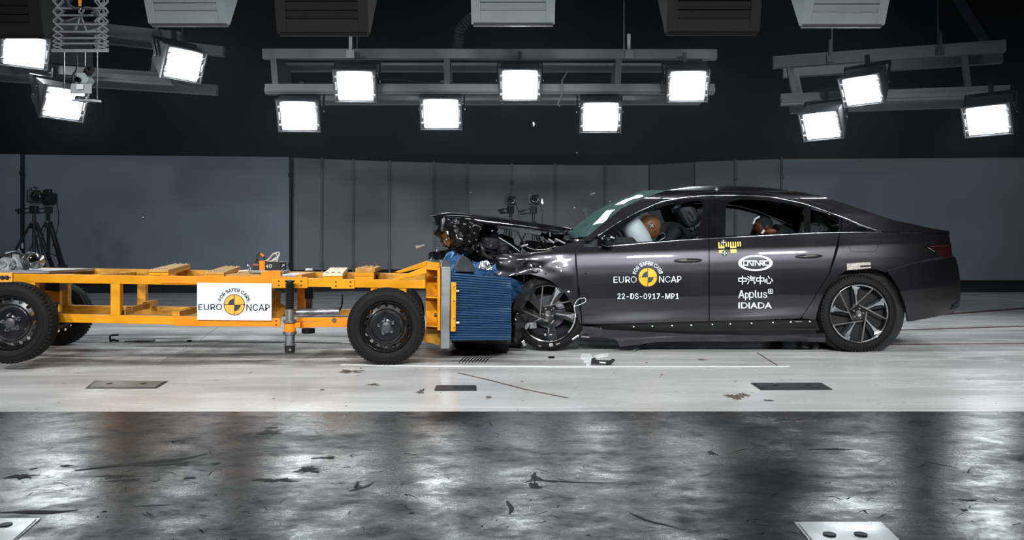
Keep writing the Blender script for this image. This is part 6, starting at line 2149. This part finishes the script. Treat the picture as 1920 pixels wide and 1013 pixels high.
# head: skull, brow, nose, chin, face turned down into the bag
rotH = Matrix.Rotation(R(-28), 3, 'Y')
g = MB().ball((0, 0, 0), 1, 26, 18)
for k, v in enumerate(g.v):
    x, y, z = v
    fx = -x                     # face forward is -x
    px_ = x * .105
    py_ = y * .078
    pz_ = z * .118
    if x < -.2:                 # face: flatten, nose and chin
        px_ *= .93
        px_ -= .018 * math.exp(-((z + .05) / .18) ** 2 - (y / .22) ** 2)
        px_ -= .008 * math.exp(-((z + .62) / .16) ** 2 - (y / .4) ** 2)
        px_ += .010 * math.exp(-((z - .12) / .10) ** 2) * math.exp(-((abs(y) - .38) / .18) ** 2)
    if z < -.3:
        py_ *= 1 + (z + .3) * .35
        px_ *= 1 + (z + .3) * .12
    g.v[k] = tuple(hx + rotH @ Vector((px_, py_, pz_)))
hd1 = g.build('head', 'dummy_skin', d1, smooth=70)
for s in (-1, 1):
    MB().ball(hx + rotH @ Vector((.012, s * .078, .0)), (.018, .008, .03), 10, 8, rotH).build('ear', 'dummy_skin', hd1, smooth=60)
    MB().ball(hx + rotH @ Vector((-.088, s * .032, .016)), (.008, .012, .009), 8, 6).build('eye', 'marker_black', hd1, smooth=60)
MB().box(hx + rotH @ Vector((-.098, 0, -.055)), (.006, .04, .006), rotH).build('mouth', 'marker_black', hd1)
tc_ = hx + Vector((0, -.080, .005))
g = MB().lathe([(0, .026), (-.004, .026), (-.004, 0)], tc_, (0, 1, 0), 20)
tg_ = g.build('round_target', 'marker_black', hd1)
for (a, b_) in ((0, 0), (-.011, .009), (.010, .011), (-.010, -.011), (.011, -.009)):
    MB().lathe([(0, .0048), (-.002, .0048), (-.002, 0)], tc_ + Vector((a, -.004, b_)), (0, 1, 0), 8).build('target_dot', 'marker_white', tg_)
MB().lathe([(0, .007), (-.004, .007), (-.004, 0)], hx + Vector((.04, -.073, -.045)), (0, 1, 0), 10).build('bolt_hole', 'marker_black', hd1)
# rear: child dummy leaning forward in a dark child seat
cx_ = at(1430, 424, DC - .30)
d2 = thing('child_dummy', 'dark child sized dummy leaning forward behind the rear door window', 'crash test dummy', (cx_.x + .25, DC - .3, .5))
C_ = lambda dx, dy, dz: cx_ + Vector((dx, dy, dz))
J = [(*C_(.34, .02, -.34), (.11, .10)), (*C_(.30, .02, -.14), (.11, .11)), (*C_(.20, .02, -.02), (.13, .12)), (*C_(.10, .0, -.02), (.05, .05)), (*C_(.18, -.13, -.05), .05), (*C_(.04, -.14, -.14), .04), (*C_(-.06, -.11, -.13), .03), (*C_(.18, .17, -.05), .05), (*C_(.04, .18, -.14), .04), (*C_(-.06, .14, -.13), .03), (*C_(.1, -.08, -.36), .06), (*C_(-.12, -.08, -.34), .05), (*C_(-.16, -.08, -.54), .04), (*C_(.1, .12, -.36), .06), (*C_(-.12, .12, -.34), .05), (*C_(-.16, .12, -.54), .04)]
E_ = [(0, 1), (1, 2), (2, 3), (2, 4), (4, 5), (5, 6), (2, 7), (7, 8), (8, 9), (0, 10), (10, 11), (11, 12), (0, 13), (13, 14), (14, 15)]
body_skin('body', J, E_, 'dummy_shirt', d2)
g = MB().ball((0, 0, 0), 1, 22, 16)
rot2 = Matrix.Rotation(R(-25), 3, 'Y')
for k, v in enumerate(g.v):
    x, y, z = v
    p = Vector((x * .088, y * .072, z * .098))
    if x < -.2:
        p.x -= .014 * math.exp(-((z + .05) / .18) ** 2 - (y / .22) ** 2)
    if z < -.3:
        p.y *= 1 + (z + .3) * .35
    g.v[k] = tuple(cx_ + rot2 @ p)
h2 = g.build('head', 'child_skin', d2, smooth=70)
g = MB().ball((0, 0, 0), 1, 20, 12)
for k, v in enumerate(g.v):
    p = Vector((v[0] * .092 + .012, v[1] * .076, max(v[2], -.25) * .102 + .004))
    g.v[k] = tuple(cx_ + rot2 @ p)
g.build('hair', 'dummy_shirt', h2, smooth=70)
for s in (-1, 1):
    MB().ball(cx_ + rot2 @ Vector((-.072, s * .028, .0)), (.007, .01, .008), 8, 6).build('eye', 'marker_black', h2)
    MB().ball(cx_ + rot2 @ Vector((.012, s * .072, -.02)), (.014, .007, .022), 8, 6).build('ear', 'child_skin', h2)
MB().ball(at(1446, 434, DC - .46), (.055, .03, .026), 14, 10).build('hand', 'dummy_skin', d2, smooth=60)
MB().tube([at(1412, 420, DC - .40), at(1416, 411, DC - .40), at(1424, 406, DC - .40)], .009, 6).build('head_glint', 'shard_white', h2)  # white tube painting in a glint on the head
MB().tube([at(1428, 438, DC - .48), at(1433, 432, DC - .48)], .012, 6).build('wrist_band', 'sign_white', d2)
cs = MB().box((rx - .02, DC - .3, .88), (.14, .46, .62), (0, .28, 0)).build('child_seat', 'seat_dark', car, bevel=.05)
cs['label'] = 'dark padded child seat'
for s in (-1, 1):
    MB().box((rx - .12, DC - .3 + s * .21, 1.02), (.20, .05, .30), (0, .28, 0)).build('side_wing', 'seat_dark', cs, bevel=.02)
MB().box((rx - .22, DC - .3, .56), (.36, .42, .12), (0, -.1, 0)).build('cushion', 'seat_dark', cs, bevel=.03)

# ================================================================== debris flying and lying about
def shard(poly, D, th, name, m, label, cat='debris', group=None):
    P = [at(x, y, D) for x, y in poly]
    o = MB().prism(P, (0, th, 0)).build(name, m)
    return tag(o, label, cat, group)
shard([(1092, 390), (1094, 391), (1096, 394), (1099, 389.5), (1101.5, 390), (1101, 397), (1102.5, 405), (1101, 407), (1096, 402), (1092.5, 396)], 7.3, .015, 'plastic_shard', 'black_plastic', 'black heart shaped shard in the air in front of the windscreen')
shard([(1016.5, 372), (1018, 377), (1019, 382), (1017.5, 383), (1014.2, 380)], 7.2, .012, 'glass_shard', 'shard_white', 'white glinting shard in the air above the lifted hood')
P = [at(x, y, 6.9) for x, y in ((779, 463), (783, 461), (787, 463), (796, 459.5))]
tag(MB().tube([at(780, 464, 6.9), at(786, 462.5, 6.9), at(797, 459, 6.9)], [.014, .012, .003], 6).build('metal_sliver', 'crumpled_silver'), 'small silver sliver flying above the trolley tower', 'debris')
shard([(810.5, 433), (821, 429.5), (823, 435.5), (815, 439.5)], 6.9, .004, 'clear_chip', 'clear_piece', 'square clear plastic chip left of the hanging bumper')
tag(MB().tube([at(x, y, 7.2) for x, y in ((1106, 366.5), (1109, 362), (1108, 365), (1115.5, 362.2))], .006, 5).build('wire_piece', 'lamp_frame'), 'tiny grey curl of wire in the air above the windscreen', 'debris')
tag(MB().tube([at(1000, 229, 7.5), at(1001, 233, 7.5), at(1000.5, 237, 7.5)], [.006, .010, .004], 6).build('glass_shard', 'shard_white'), 'tiny white sliver high in the air below the middle rack', 'debris')
tag(MB().tube([at(819, 464, 7.0), at(820, 468, 7.0), at(818, 472, 7.0)], .004, 5).build('metal_sliver', 'steel'), 'tiny curved sliver in the air above the trolley tower top', 'debris')
for i, (x, y, lab) in enumerate(((1077, 390, 'speck beside the black shard'), (882, 361, 'speck above the front of the hood'), (1144, 378, 'speck above the windscreen'), (1082, 287, 'speck at the top of the back wall'), (741, 483, 'speck left of the trolley tower'), (268, 408, 'speck before the left wall'))):
    tag(MB().ball(at(x, y, 7.3), .007, 8, 6).build('glass_speck', 'steel'), 'tiny pale ' + lab, 'debris')
# floor pieces: black bracket, white splash, chips
c = ground(1130, 686)
br = thing('broken_bracket', 'black broken plastic bracket lying on the floor before the front wheel', 'debris', c)
ou = [ground(x, y) for x, y in ((1109, 686), (1113, 681), (1121, 681), (1123, 684), (1136, 684), (1148, 680.5), (1153, 681), (1147, 688), (1140, 689.5), (1124, 687), (1116, 687))]
zz = [ .02] * 11
P = [at(x, y, c.y + .02) for x, y in ((1109, 686), (1110, 678), (1116, 675.5), (1120, 680), (1132, 680.5), (1144, 681), (1151, 677.5), (1154, 679), (1147, 686), (1141, 688.4), (1136, 686.8), (1122, 685.5))]
lift = max(0.0, .001 - min(p.z for p in P))
P = [p + Vector((0, 0, lift)) for p in P]
MB().prism(P, (0, .05, 0)).build('bracket_body', 'black_plastic', br, bevel=.003)
P = [at(x, y, c.y + .014) + Vector((0, 0, lift)) for x, y in ((1124, 682), (1136, 683), (1136, 685.2), (1124, 684.2))]
MB().prism(P, (0, .004, 0)).build('bracket_slot', 'shard_white', br)
def splash(pts, name, m, label):
    P = [ground(x, y) for x, y in pts]
    cc = sum(P, Vector()) / len(P)
    o = MB().add([cc + Vector((0, 0, .012))] + [p + Vector((0, 0, .002)) for p in P] + [Vector((p.x, p.y, 0)) for p in P], [(0, i + 1, (i + 1) % len(P) + 1) for i in range(len(P))] + [(i + 1, len(P) + i + 1, len(P) + (i + 1) % len(P) + 1, (i + 1) % len(P) + 1) for i in range(len(P))]).build(name, m)
    return tag(o, label, 'splash')
splash([(1089, 666), (1094, 663), (1100, 664), (1106, 663.5), (1110, 670), (1109, 678), (1107, 685), (1099, 686), (1101, 680), (1094, 680), (1096, 674), (1088, 673)], 'powder_splash', 'shard_white', 'white powdery splash on the floor beside the black bracket')
splash([(1112, 668), (1126, 664), (1142, 664), (1138, 669), (1120, 671)], 'powder_splash', 'paint_line', 'faint white smear on the floor under the car sill')
c = ground(1034, 672)
tag(MB().ball(c + Vector((0, 0, .008)), (.03, .02, .011), 10, 6).build('rubber_chip', 'rubber'), 'small black chip on the floor under the front wheel', 'debris')
tag(MB().tube([ground(1190, 660) + Vector((0, 0, .012)), ground(1202, 654) + Vector((0, 0, .012)), ground(1214, 648) + Vector((0, 0, .02))], [.012, .012, .006], 6).build('metal_strip', 'dull_steel'), 'thin metal strip on the floor under the car doors', 'debris')
# far left: torn trim pieces on the lane beyond the trolley
p0 = ground(208, 641)
k0 = p0.y / F
def gp(x, y):
    return Vector(((x - 960) * k0, p0.y, max(.004, (641.5 - y) * k0)))
t_ = thing('torn_trim', 'black torn trim piece standing on the floor seen through the trolley frame', 'debris', p0)
MB().tube([gp(207, 640), gp(206, 631), gp(209, 629.5), gp(222, 629)], .010, 6).build('upright_piece', 'black_plastic', t_)
MB().tube([gp(206, 640), gp(214, 638), gp(222, 641)], .012, 6).build('base_piece', 'black_plastic', t_)
tag(MB().box(gp(272, 639.6), (.16, .12, .016), (0, .02, .1)).build('flat_piece', 'vent_grey'), 'flat grey plastic plate lying on the floor joint beyond the trolley', 'debris')
tag(MB().box(gp(244, 640.8), (.10, .06, .010), (0, 0, .4)).build('flat_piece', 'black_plastic'), 'small black piece on the floor joint between the torn trim and the grey plate', 'debris')
tag(MB().box(gp(355, 640.4), (.04, .03, .02)).build('rubber_chip', 'black_plastic'), 'small black chip at the right end of the floor joint, behind the trolley sign', 'debris')
